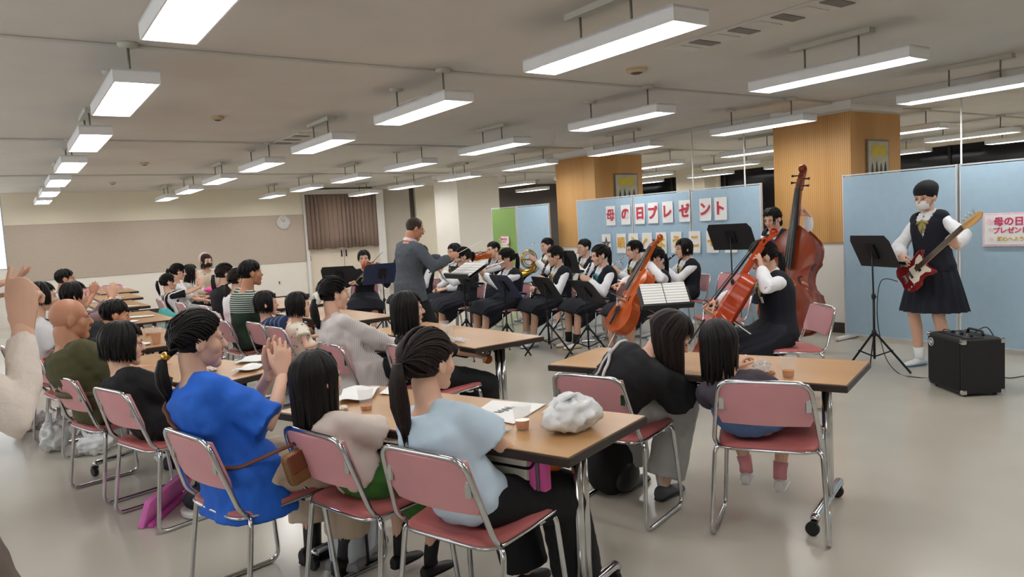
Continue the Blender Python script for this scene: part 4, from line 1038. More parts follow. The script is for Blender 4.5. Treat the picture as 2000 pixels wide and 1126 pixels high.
# ------------------------------------------------------------------ audience, front rows
def audience():
    blue = pm('royal_blue_linen', (30, 98, 204), .75, var=.07, scale=8, bump=.1, bscale=200); beige = pm('beige_trousers', (204, 186, 164), .8, var=.05)
    pale = pm('pale_blue_cotton', (196, 216, 232), .8, var=.03); cream = pm('beige_linen', (206, 192, 182), .8, var=.05); green = pm('green_skirt', (60, 112, 46), .8, var=.1)
    dgrey = pm('charcoal_tee', (74, 68, 78), .85, var=.06); denim = pm('denim_blue', (92, 122, 170), .85, var=.1, scale=40); greyp = pm('grey_sweatpants', (172, 172, 170), .85, var=.05)
    olive = pm('olive_tee', (78, 76, 48), .85, var=.08); strip = stripes('grey_white_stripes', (220, 213, 211), (192, 183, 181), 'XY', 70., .6, .8)
    # 1 woman in blue
    p = person('woman in a royal blue linen shirt clapping, brown bag strap across her back', (.73, 3.06), 76, (.62, 3.18, 1.065), 1.0, hip_z=.53, fine=True, hyaw=14, hpitch=-4,
        top=dict(mat=blue, sleeve=.95, swid=.035, infl=.024, fold=.016, ff=8., tails=(.215, .175, .17), name='shirt'), bottom=dict(type='wide', mat=beige, len=.75), hair=dict(style='pony', n=230, tie=(0, -.104, -.055), length=.17, fringe=False), shoes=(BLACKPL, BLACKPL), sock=(BLACKPL, .45),
        arms={1: dict(w=(.045, .17, .89), dir=(-.20, .25, 1), palm=(-1, .1, .1), pose='flat', hint=(.8, -.1, -1)), -1: dict(w=(-.03, .16, .90), dir=(.10, .25, 1), palm=(1, -.1, 0), pose='flat', hint=(-.8, -.1, -1))}, feet={1: (.12, .36, .085), -1: (-.10, .34, .085)})
    seat(.735, 3.07, 77, 'pink chair of the woman in the blue shirt')
    R = p['root']; gold = pm('gold_clip', (214, 168, 80), .25, 1.); H = p['H']; HRm = p['HR']
    MB().lathe([(.010, -.022), (.017, -.015), (.018, 0), (.017, .015), (.010, .022)], H+HRm @ V3((0, -.122, -.055)), 12, axis=HRm @ V3((1, 0, 0))).build('hair_tie', gold, R, True)
    brown = pm('brown_leather', (112, 62, 40), .5, var=.1); tanb = pm('tan_leather', (126, 88, 50), .5, var=.1)
    S0 = p['SH'][-1]; bagp = V3((.30, .10, .60))
    # strap runs over the left shoulder and across the back to the bag at the right hip; both hang together
    bag = empty('shoulder_bag', (.73, 3.06, 0), -math.radians(76), 'brown leather shoulder bag at the hip of the woman in blue', 'bag')
    sp = p['sp']
    MB().tube(on_cloth(p, [(.90, -150), (.93, -90), (.90, -50), (.75, -22), (.55, 2), (.36, 25), (.22, 50), (.12, 78)])+[bagp+V3((0, -.03, .08))], .010, 8, flat=.5).build('strap', brown, bag, True)
    MB().box(bagp, (.055, .20, .13), np.array(Matrix.Rotation(.25, 3, 'X'))).build('bag_body', tanb, bag, bevel=.02); MB().box(bagp+V3((.03, 0, .03)), (.01, .195, .075), np.array(Matrix.Rotation(.25, 3, 'X'))).build('bag_flap', brown, bag, bevel=.004); MB().lathe([(.004, 0), (.012, .003), (.012, .008)], bagp+V3((.036, .0, .0)), 10, axis=(1, 0, 0)).build('clasp', gold, bag)
    # 2 girl in pale blue with a ponytail
    person('girl in a pale blue tee with a long ponytail and black trousers', (1.28, 2.21), 70, (1.185, 2.285, 1.0), .90, hip_z=.52, fine=True, hyaw=6, hpitch=2, headscale=.96,
        top=dict(mat=pale, sleeve=.62, swid=.03, infl=.020, fold=.011, ff=8.), bottom=dict(type='wide', mat=BLACKT, len=.95), hair=dict(style='pony', n=240, tie=(0, -.106, .022), length=.27, fringe=False, mat=HAIRB), shoes=(BLACKPL, BLACKPL),
        arms={1: dict(w=(.14, .27, .60), pose='relax'), -1: dict(w=(-.10, .30, .60), pose='relax')}, feet={1: (.16, .42, .085), -1: (-.06, .38, .085)})
    seat(1.285, 2.225, 72, 'pink chair nearest the camera, of the girl in pale blue')
    # 3 small girl with a hair clip
    p = person('small girl in a beige top and green skirt with long half tied hair', (1.10, 2.71), 72, (.965, 2.80, .90), .74, hip_z=.51, fine=True, hyaw=4, hpitch=3, headscale=.93,
        top=dict(mat=cream, sleeve=.9, swid=.035, infl=.018, fold=.010, hem=.05), bottom=dict(type='skirt', mat=green, drop=.17, name='skirt'), hair=dict(style='long', n=190, length=.26), shoes=(BLACKPL, BLACKPL), sock=(pm('dark_sock', (30, 28, 32), .8), .5),
        arms={1: dict(w=(.13, .24, .62), pose='relax'), -1: dict(w=(-.10, .24, .62), pose='relax')}, feet={1: (.10, .22, .12), -1: (-.08, .22, .12)})
    H, HRm, R = p['H'], p['HR'], p['root']; mint = pm('mint_clip', (176, 214, 160), .3, var=.1)
    MB().ball(H+HRm @ (hp(-2.35, 1.38, .10)*p['hs']), (.012, .022, .022), 12, 8, np.array(Matrix.Rotation(.7, 3, 'Z'))).build('hair_clip', mint, R, True)
    for k in range(16):   # hair swept back into the clip
        a = RND.uniform(-.9, .9); q = [H+HRm @ (hp(a*(1-t)-2.3*t, .75+.60*t, .17-.04*t)*p['hs']) for t in np.linspace(0, 1, 7)]
        MB().tube(q, [(.010, .005)]*7, 5).build('hair_strand', HAIR, R, True)
    seat(1.105, 2.72, 77, 'pink chair of the small girl in the green skirt')
    # 4 mother leaning towards her child
    p = person('woman in a loose black tee leaning over, long dark brown hair', (2.44, 2.78), 74, (2.655, 2.565, .875), 1.0, hip_z=.53, fine=True, hyaw=55, hpitch=-32, hroll=10,
        top=dict(mat=BLACKC, sleeve=.8, swid=.05, infl=.030, fold=.014, ff=7.), bottom=dict(type='wide', mat=greyp, len=.92), hair=dict(style='long', n=210, length=.30, mat=HAIRB), shoes=(pm('grey_shoe', (86, 88, 94), .6), BLACKPL),
        arms={1: dict(w=(.20, .36, .66), pose='relax'), -1: dict(w=(-.05, .36, .66), pose='relax')}, feet={1: (.14, .26, .085), -1: (-.08, .30, .085)}, bulge=.06)
    sp = p['sp']; cord = pm('white_cord', (206, 206, 206), .6); cb = empty('cord_strap', (2.44, 2.78, 0), -math.radians(74), 'pale cord strap across the back of the leaning woman', 'strap')
    Sl = p['SH'][-1]
    MB().tube(on_cloth(p, [(.90, -140), (.94, -80), (.90, -50), (.72, -34), (.5, -24), (.3, -14), (.12, 4)]), .008, 8).build('cord', cord, cb, True)
    kq = on_cloth(p, [(.66, -31), (.5, -40), (.3, -46)], .010); MB().tube(kq, .006, 6).build('cord_end', cord, cb, True); MB().ball(kq[0], .015, 8, 6).build('knot', cord, cb, True)
    seat(2.42, 2.74, 72, 'pink chair of the leaning woman with a black bag under it')
    # 5 child on the right chair
    person('small child in a charcoal tee and blue skirt with swinging feet', (2.735, 2.175), 58, (2.665, 2.27, .86), .80, hip_z=.52, fine=True, hyaw=-22, hpitch=-4, hroll=-10, headscale=.95,
        top=dict(mat=dgrey, sleeve=.85, swid=.03, infl=.014, fold=.008, hem=.2), bottom=dict(type='skirt', mat=denim, drop=.12, name='skirt'), hair=dict(style='bob', n=170, length=.165), shoes=(SHOEW, SHOEW), sock=(pm('pink_sock', (222, 150, 156), .8), .16),
        arms={1: dict(w=(.10, .22, .66), pose='relax'), -1: dict(w=(-.09, .25, .70), pose='relax')}, feet={1: (.11, .24, .20), -1: (-.05, .27, .21)})
    seat(2.80, 2.115, 58, 'pink chair at right holding the small child')
    # 6 bald man
    p = person('bald man in an olive green tee seen from the side', (.43, 5.03), 74, (.30, 5.10, 1.05), 1.04, hip_z=.53, fine=True, male=True, wide=1.12, hyaw=12, hpitch=-2, skin=SKIN_T, headscale=1.06,
        top=dict(mat=olive, sleeve=.8, swid=.03, infl=.024, fold=.012), bottom=dict(type='pants', mat=pm('dark_olive_trousers', (52, 50, 38), .85, var=.1)), arms={1: dict(w=(.12, .30, .66), pose='relax'), -1: dict(w=(-.05, .32, .68), pose='relax')})
    belt = MB(); c = p['sp'](.30); belt.tube([c+V3((.185*math.cos(a), .150*math.sin(a)-.02, 0)) for a in np.linspace(0, 2*PI, 24, endpoint=False)], .012, 6, closed=True, flat=1.6); bo = belt.build('waist_bag_strap', pm('khaki_strap', (96, 84, 60), .7), p['root'], True)
    seat(.44, 5.03, 74, 'pink chair of the bald man')
    # 7 teenager in black with bobbed hair
    person('bob haired child in a black tee holding a white paper', (.60, 4.34), 73, (.485, 4.405, .945), .86, hip_z=.52, fine=True, hyaw=18, hpitch=-6, headscale=.98,
        top=dict(mat=BLACKC, sleeve=.8, swid=.03, infl=.022, fold=.011), bottom=dict(type='pants', mat=BLACKT), hair=dict(style='bob', n=190, length=.085), arms={1: dict(w=(.16, .26, .60), pose='relax'), -1: dict(w=(-.05, .30, .64), pose='relax')})
    seat(.61, 4.345, 73, 'pink chair in front of the bald man, of the bob haired child')
    # 8 woman in the striped shirt
    p = person('woman in a loose grey striped shirt, low ponytail with a white scrunchie', (1.97, 4.80), 84, (1.845, 4.885, 1.06), 1.0, hip_z=.53, hyaw=8, hpitch=-2, fine=True,
        top=dict(mat=strip, sleeve=1.9, swid=.028, infl=.028, fold=.016, ff=8., tails=(.23, .19, .24)), bottom=dict(type='wide', mat=BLACKT), hair=dict(style='pony', n=130, tie=(0, -.105, -.02), length=.20, fringe=False), arms={1: dict(w=(.10, .36, .60), pose='grip'), -1: dict(w=(-.06, .34, .62), pose='relax')})
    scr = MB(); H, HRm = p['H'], p['HR']; c = H+HRm @ V3((0, -.122, -.022)); scr.tube([c+HRm @ (V3((math.cos(a)*.030, -.006*math.sin(3*a), math.sin(a)*.030))) for a in np.linspace(0, 2*PI, 14, endpoint=False)], .016, 7, closed=True); folds(scr, .006, 60, 1.).build('scrunchie', pm('white_scrunchie', (226, 222, 212), .8, var=.05), p['root'], True)
    seat(1.98, 4.80, 86, 'pink chair of the woman in the striped shirt')
    # 9 girl in black at the middle table
    person('girl in black with straight shoulder length hair at the middle table', (2.26, 4.27), 84, (2.125, 4.335, .955), .86, hip_z=.52, fine=True, hyaw=18, headscale=.96,
        top=dict(mat=BLACKC, sleeve=1.2, swid=.02, infl=.020), bottom=dict(type='pants', mat=BLACKT), hair=dict(style='bob', n=170, length=.17))
    seat(2.25, 4.28, 84, 'pink chair of the girl in black at the middle table')
    floral = pm('floral_cotton', (224, 206, 176), .8, var=.0)
    nt = floral.node_tree; bs = nt.nodes['Principled BSDF']; tc = nt.nodes.new('ShaderNodeTexCoord'); vo = nt.nodes.new('ShaderNodeTexVoronoi'); vo.inputs['Scale'].default_value = 26; rp = nt.nodes.new('ShaderNodeValToRGB'); e = rp.color_ramp.elements
    e[0].color = (*srgb((160, 112, 168)), 1); e[1].color = (*srgb((232, 226, 206)), 1); e[0].position = .16; e[1].position = .4; nt.links.new(tc.outputs['Object'], vo.inputs['Vector']); nt.links.new(vo.outputs['Distance'], rp.inputs[0]); nt.links.new(rp.outputs[0], bs.inputs['Base Color'])
    person('little girl in a floral top and jeans with a black bob', (2.05, 6.15), 84, (2.0, 6.12, .895), .70, hip_z=.51, hyaw=24, headscale=.92, top=dict(mat=floral, sleeve=.45, swid=.03, infl=.022), bottom=dict(type='pants', mat=pm('blue_jeans', (62, 92, 132), .85, var=.15, scale=30)), hair=dict(style='bob', n=110, length=.10), arms={1: dict(w=(.16, .05, .58), pose='relax')})
    seat(2.02, 6.16, 84, 'pink chair of the little girl in the floral top')
    nav = stripes('navy_striped_cotton', (50, 64, 98), (120, 138, 170), 'X', 18., .82, .85)
    pn = person('child in a navy striped tee drinking from a clear cup', (2.02, 6.68), 84, (1.90, 6.70, .89), .72, hip_z=.51, hyaw=20, headscale=.93, top=dict(mat=nav, sleeve=.9, swid=.04, infl=.024), bottom=dict(type='pants', mat=BLACKT), hair=dict(style='bob', n=110, length=.085), arms={1: dict(w=('w', 2.07, 6.55, .83), pose='grip', dir=(-.3, .3, 1), palm=(-1, .3, 0))})
    seat(2.0, 6.69, 84, 'pink chair of the child in the navy striped tee')
    gst = pm('dark_green_knit', (48, 64, 52), .9, var=.1); 
    gs = stripes('green_white_stripes', (58, 76, 66), (206, 214, 204), 'Z', 52., .66, .9)
    nt = gs.node_tree; bs = nt.nodes['Principled BSDF']; src = bs.inputs['Base Color'].links[0].from_socket; tc = nt.nodes.new('ShaderNodeTexCoord'); sx = nt.nodes.new('ShaderNodeSeparateXYZ'); nt.links.new(tc.outputs['Object'], sx.inputs[0]); th = nt.nodes.new('ShaderNodeMath'); th.operation = 'GREATER_THAN'; th.inputs[1].default_value = .80; nt.links.new(sx.outputs['Z'], th.inputs[0])
    mx = nt.nodes.new('ShaderNodeMixRGB'); mx.inputs[1].default_value = (*srgb((48, 64, 52)), 1); nt.links.new(th.outputs[0], mx.inputs[0]); nt.links.new(src, mx.inputs[2]); nt.links.new(mx.outputs[0], bs.inputs['Base Color'])
    person('boy in a dark green sweater with striped shoulders and short black hair', (1.86, 7.20), 84, (1.905, 7.14, 1.15), 1.02, hip_z=.53, hyaw=4, male=True, skin=SKIN_T, top=dict(mat=gs, sleeve=1.9, swid=.026, infl=.030), bottom=dict(type='pants', mat=BLACKT), hair=dict(style='short', n=190))
    seat(1.84, 7.20, 84, 'pink chair of the boy in the green sweater')
    wt = pm('white_tee', (228, 228, 230), .8, var=.03)
    person('woman in a white tee with a dark ponytail behind the boy', (2.02, 8.25), 86, (2.075, 8.27, 1.05), .96, hip_z=.53, hyaw=6, top=dict(mat=wt, sleeve=.7, swid=.03), bottom=dict(type='pants', mat=BLACKT), hair=dict(style='pony', n=70, tie=(0, -.10, -.03), length=.22, mat=HAIRB))
    seat(2.0, 8.25, 86, 'pink chair of the woman in the white tee')
    p = person('woman in a black tee with a brown ponytail and white hair tie', (2.12, 9.15), 86, (2.16, 9.19, 1.085), 1.0, hip_z=.53, hyaw=6, top=dict(mat=BLACKC, sleeve=.8, swid=.04, infl=.026), bottom=dict(type='pants', mat=BLACKT), hair=dict(style='pony', n=70, tie=(0, -.105, .0), length=.26, mat=HAIRB))
    MB().ball(p['H']+p['HR'] @ V3((0, -.118, 0)), (.022, .012, .026), 8, 6).build('hair_tie', PAPER, p['root'], True)
    seat(2.1, 9.15, 86, 'pink chair of the woman with the white hair tie')
    chair(2.05, 10.0, 86, 'empty pink chair behind the ponytailed women')
    sk = stripes('black_white_stripes', (28, 26, 30), (222, 222, 224), 'X', 16., .62, .85); teal = pm('teal_bag', (84, 172, 168), .8, var=.12)
    person('girl in a black and white striped top clapping by the teal bag', (1.95, 11.0), 88, (1.84, 11.02, .955), .84, hip_z=.52, hyaw=0, top=dict(mat=sk, sleeve=.8, swid=.03), bottom=dict(type='pants', mat=BLACKT), hair=dict(style='pony', n=50, length=.2), arms=clap(.88, .36))
    seat(1.93, 11.0, 88, 'pink chair hidden under the girl in stripes')
    person('girl in a white top with black hair leaning over', (2.12, 11.65), 88, (2.06, 11.5, 1.07), .92, hip_z=.53, hpitch=-10, top=dict(mat=wt, sleeve=.8), bottom=dict(type='pants', mat=greyp), hair=dict(style='pony', n=50, length=.16))
    seat(2.10, 11.65, 88, 'pink chair of the girl leaning in the white top')
    person('dark haired girl in grey at the table by the pink bag', (2.30, 12.3), 88, (2.36, 12.2, 1.03), .92, hip_z=.53, top=dict(mat=pm('light_grey_tee', (186, 182, 176), .85), sleeve=.8), bottom=dict(type='pants', mat=NAVY), hair=dict(style='long', n=50, length=.2))
    seat(2.28, 12.3, 88, 'pink chair of the dark haired girl in grey')
    hood = pm('sand_hoodie', (206, 190, 172), .85, var=.05)
    p = person('woman in a sand coloured hoodie with a black face mask', (2.78, 12.95), 160, (2.74, 12.85, 1.16), 1.0, hip_z=.56, top=dict(mat=hood, sleeve=1.9, swid=.03, infl=.03), bottom=dict(type='pants', mat=NAVY), hair=dict(style='long', n=60, length=.12, mat=HAIRB))
    mask(p, BLACKPL); H, HRm = p['H'], p['HR']
    hb = MB(); hb.tube([H+HRm @ V3((math.sin(a)*.098, -.03-.02*abs(math.cos(a)), .03+math.cos(a)*.105)) for a in np.linspace(-2.3, 2.3, 16)], .022, 8, rnd=True); hb.ball(H+HRm @ V3((0, -.05, .02)), (.100, .085, .112), 14, 10); hb.build('hood', hood, p['root'], True)
    MB().tube([p['SH'][1]+V3((-.05, .08, .03)), p['sp'](.6)+V3((-.02, .14, 0)), p['sp'](.2)+V3((-.15, .1, 0))], .008, 6).build('strap', pm('olive_strap', (90, 84, 66), .7), p['root'], True)
    seat(2.79, 13.0, 160, 'pink chair of the hooded woman')
    # left edge group
    p = person('person in a white shirt and dark blue apron behind the bald man', (.20, 7.0), 80, (.235, 6.95, 1.10), .98, hip_z=.53, hyaw=8, top=dict(mat=wt, sleeve=.7, swid=.03), bottom=dict(type='skirt', mat=pm('red_skirt', (190, 28, 44), .8, var=.06), drop=.26, name='skirt'), hair=dict(style='bob', n=110, length=.06))
    aprm = pm('blue_apron', (52, 96, 132), .85)
    for s in (-1, 1): MB().tube([p['SH'][s]+V3((-s*.05, .07, .045)), p['SH'][s]+V3((-s*.05, 0, .062)), p['sp'](.75)+V3((s*.05, -.145, 0)), p['sp'](.4)+V3((0, -.14, 0))], .012, 6, flat=.5, up=(0, 1, .3)).build('apron_strap', aprm, p['root'], True)
    seat(.19, 7.0, 80, 'pink chair of the person in the red skirt')
    person('boy with short black hair in the background on the left', (.52, 10.3), 86, (.60, 10.3, 1.12), .95, hip_z=.53, hyaw=4, male=True, skin=SKIN_T, top=dict(mat=pm('light_blue_shirt', (190, 206, 222), .85), sleeve=.8), bottom=dict(type='pants', mat=NAVY), hair=dict(style='short', n=110), arms=clap(.92, .35))
    seat(.50, 10.3, 86, 'pink chair of the background boy')
    person('dark haired woman clapping just behind the bald man', (.44, 7.75), 84, (.50, 7.62, 1.06), .98, hip_z=.53, hyaw=0, top=dict(mat=pm('mauve_stripe', (126, 102, 104), .85, var=.1), sleeve=1.8, swid=.02), bottom=dict(type='pants', mat=NAVY), hair=dict(style='bob', n=70, length=.04), arms=clap(1.0, .36))
    seat(.42, 7.75, 84, 'pink chair of the clapping woman behind the bald man')
    person('man in black bent over the table beside the amber drink', (.36, 6.30), 80, (.69, 6.55, .93), 1.0, hip_z=.53, male=True, hyaw=10, hpitch=-10, skin=SKIN_T, top=dict(mat=BLACKC, sleeve=.8, swid=.03, infl=.024), bottom=dict(type='pants', mat=BLACKT), hair=dict(style='short', n=110), bulge=.1)
    seat(.34, 6.30, 80, 'pink chair of the man bent over the table')
    person('standing person beyond the left edge, only an open hand showing', (-.42, 7.05), 70, (-.38, 7.08, 1.46), 1.0, hip_z=.84, seated=False, top=dict(mat=wt, sleeve=.6), bottom=dict(type='pants', mat=NAVY), hair=dict(style='bob', n=50, length=.06), arms={1: dict(w=('w', .075, 7.12, 1.255), dir=(.1, .75, .55), palm=(-.6, -.3, .7), pose='flat', hint=(.4, .2, -1)), -1: dict(w=(-.1, .34, 1.1), pose='flat')})
    # standing neighbour at the left edge: beige knit sleeve and a raised hand
    kn = pm('cream_knit', (226, 214, 204), .95, var=.05, scale=20, bump=.5, bscale=50)
    p = person('neighbour in a cream knit sweater raising a phone at the left edge', (-.225, 2.13), 60, (-.20, 2.15, 1.50), 1.02, hip_z=.86, seated=False, fine=True, top=dict(mat=kn, sleeve=1.9, swid=.008, infl=.016, fold=.010, ff=9., tails=(.17, .14, .06)), bottom=dict(type='pants', mat=pm('taupe_trousers', (108, 96, 88), .85)), hair=dict(style='long', n=80, length=.2, mat=HAIRB),
        arms={1: dict(w=('w', .026, 2.11, 1.275), dir=(.02, .05, 1), palm=(-.44, .9, 0), pose='point', hint=(.6, .1, -1)), -1: dict(w=('w', -.10, 2.34, 1.28), dir=(.1, .1, 1), palm=(.3, .9, 0), pose='keys')})
    ph = empty('phone', (-.075, 2.21, 1.40), -math.radians(34), 'green cased phone held up at the left edge', 'phone'); MB().box((0, 0, 0), (.15, .009, .072)).build('case', pm('green_phone_case', (96, 142, 96), .4, var=.3, scale=40), ph, bevel=.004); MB().box((0, .006, 0), (.14, .002, .064)).build('screen', BLACKPL, ph)
def mask(p, m):
    H, HRm, hs = p['H'], p['HR'], p['hs']; b = MB(); n = 9; F_ = []
    for i in range(6):
        for k in range(n):
            u = (k/(n-1)-.5)*2; w = i/5; z = -.012-.082*w; y = .104+.010*math.sin(PI*w)-.055*u*u-.018*w*w; x = u*.064*(1-.14*w); F_.append(H+HRm @ V3((x, y, z))*hs)
    b.add(F_, [(i*n+k, i*n+k+1, (i+1)*n+k+1, (i+1)*n+k) for i in range(5) for k in range(n-1)]); o = b.build('face_mask', m, p['root'], True); s = o.modifiers.new('t', 'SOLIDIFY'); s.thickness = .003
    for s in (-1, 1): MB().tube([H+HRm @ V3((s*.062, .048, -.03))*hs, H+HRm @ V3((s*.084, -.01, .012))*hs, H+HRm @ V3((s*.082, -.03, -.03))*hs, H+HRm @ V3((s*.060, .04, -.075))*hs], .0016, 5).build('mask_loop', m, p['root'], True)
audience()
# ------------------------------------------------------------------ performers
BRASS = pm('brass', (206, 164, 72), .22, 1., var=.05); SILVER = pm('silver_plate', (214, 214, 216), .16, 1., var=.04)
def uni(tie=None, badge=True): return dict(mat=WHITEC, sleeve=1.95, swid=.020, infl=.014, vest=NAVY, collar=True, tie=tie, badge=badge)
SK = dict(type='skirt', mat=NAVY, drop=.22)
def W3(*p): return ('w', *p)
def frame(x, y, face):
    f = fwd(face); r = V3((f[1], -f[0], 0)); return lambda a, b, z: V3((x, y, 0))+r*a+f*b+V3((0, 0, z))
def girl(label, x, y, face, head, arms, hair, chairlabel, shoes=(SHOEW, SHOEB), sock=None, tie=OCHRE, hyaw=0, hpitch=-4, hroll=0, S=1.0, top=None, bottom=None, group='uniformed student musicians', **k):
    p = person(label, (x, y), face, head, S, hip_z=.53, hyaw=hyaw, hpitch=hpitch, hroll=hroll, arms=arms, top=top or uni(tie), bottom=bottom or SK, hair=hair, shoes=shoes, sock=sock, group=group, **k)
    if chairlabel: seat(x, y, face, chairlabel)
    return p
def flute(a, b, label):
    """a = lip end, b = foot end"""
    a, b = V3(a), V3(b); d = nrm(b-a); e = empty('flute', a, 0, label, 'flute', 'silver flutes'); L = np.linalg.norm(b-a); o = -d*.09; B = d*L
    MB().tube([o, B], .0095, 10).build('tube', SILVER, e, True); MB().tube([o-d*.012, o], .0115, 10).build('crown', SILVER, e, True)
    up = nrm(V3((0, 0, 1))-d*d[2]); MB().ball(up*.010, (.016, .012, .005), 10, 6).build('lip_plate', SILVER, e, True)
    for t in np.linspace(.26, .92, 11): MB().lathe([(.002, 0), (.0085, .001), (.0085, .005), (.004, .006)], B*t+up*.009, 8, axis=up).build('key', SILVER, e)
    MB().tube([B*.25+up*.014+np.cross(d, up)*.006, B*.93+up*.014+np.cross(d, up)*.006], .002, 5).build('key_rod', SILVER, e)
def clarinet(a, b, label, n=9):
    a, b = V3(a), V3(b); d = nrm(b-a); L = np.linalg.norm(b-a); e = empty('clarinet', a, 0, label, 'clarinet', 'black clarinets'); B = d*L; eb = pm('grenadilla', (26, 22, 22), .35, var=.1)
    MB().tube([B*0, B*.05, B*.13], [(.006, .004), (.010, .009), (.013, .013)], 10).build('mouthpiece', BLACKPL, e, True)
    MB().tube([B*.12, B*.24, B*.25, B*.55, B*.86], [.0135, .0145, .0135, .0135, .015], 12).build('joints', eb, e, True)
    MB().tube([B*.86, B*.93, B*.98, B], [.016, .021, .031, .034], 14).build('bell', eb, e, True)
    for t in (.13, .25, .54, .86): MB().tube([B*(t-.006), B*(t+.006)], .0165, 12).build('ring', SILVER, e, True)
    up = nrm(np.cross(d, (0, 1, .2)))
    for k, t in enumerate(np.linspace(.30, .82, n)): MB().lathe([(.002, 0), (.009, .001), (.009, .005), (.004, .006)], B*t+(up if k % 2 else -up)*.013, 8, axis=up if k % 2 else -up).build('key', SILVER, e)
    MB().tube([B*.28+up*.018, B*.84+up*.018], .0022, 5).build('key_rod', SILVER, e)
def trumpet(a, b, label, mat, name='trumpet'):
    a, b = V3(a), V3(b); d = nrm(b-a); L = np.linalg.norm(b-a); e = empty(name, a, 0, label, 'trumpet', 'brass wind instruments'); B = d*L; up = nrm(V3((0, 0, 1))-d*d[2])
    MB().tube([B*0, B*.02, B*.06, B*.70, B*.76+up*-.02, B*.78-up*.05, B*.74-up*.09, B*.30-up*.09], [.012, .008, .0055]+[.006]*5, 8).build('lead_pipe', mat, e, True)
    MB().tube([B*.30-up*.10, B*.22-up*.085, B*.19-up*.05, B*.24-up*.012, B*.34, B*.72, B*.86, B*.95, B*.99, B], [.0065, .0065, .0065, .0065, .007, .010, .018, .034, .055, .061], 14, cap=False).build('bell_tube', mat, e, True)
    x = np.cross(d, up)
    for k in range(3): MB().tube([B*(.42+.075*k)-up*.135+x*.004, B*(.42+.075*k)+up*.035+x*.004], .0105, 10).build('valve', mat, e, True); MB().lathe([(.003, 0), (.009, .02), (.009, .026)], B*(.42+.075*k)+up*.035, 8, axis=up).build('valve_cap', mat, e)
def french_horn(c, d, label):
    c = V3(c); d = nrm(d); e = empty('french_horn', c, 0, label, 'horn', 'brass wind instruments'); up = nrm(V3((0, 0, 1))-d*d[2]); x = np.cross(d, up); n_ = x
    for r, o in ((.14, 0), (.115, .014), (.088, -.012), (.125, -.02)): MB().tube([d*r*math.cos(a)+up*r*math.sin(a)+n_*o for a in np.linspace(0, 2*PI, 28, endpoint=False)], .0075, 8, closed=True).build('coil', BRASS, e, True)
    MB().tube([-d*.13+n_*.02, -d*.16-up*.08+n_*.03, -d*.10-up*.18+n_*.06, d*.02-up*.22+n_*.10, d*.06-up*.23+n_*.13, d*.08-up*.235+n_*.15], [.012, .018, .030, .060, .105, .14], 18, cap=False).build('bell', BRASS, e, True)
    MB().tube([up*.13+n_*-.01, up*.20-d*.05, up*.24-d*.11], [.007, .006, .005], 8).build('lead_pipe', SILVER, e, True)
    for k in range(3): MB().tube([d*(.02+.035*k)-n_*.035, d*(.02+.035*k)+n_*.02], .014, 10).build('valve', BRASS, e, True)
def violin(label, B, T, front): return string_instrument('violin', B, T, front, .355, label, 'violin', WOODO)
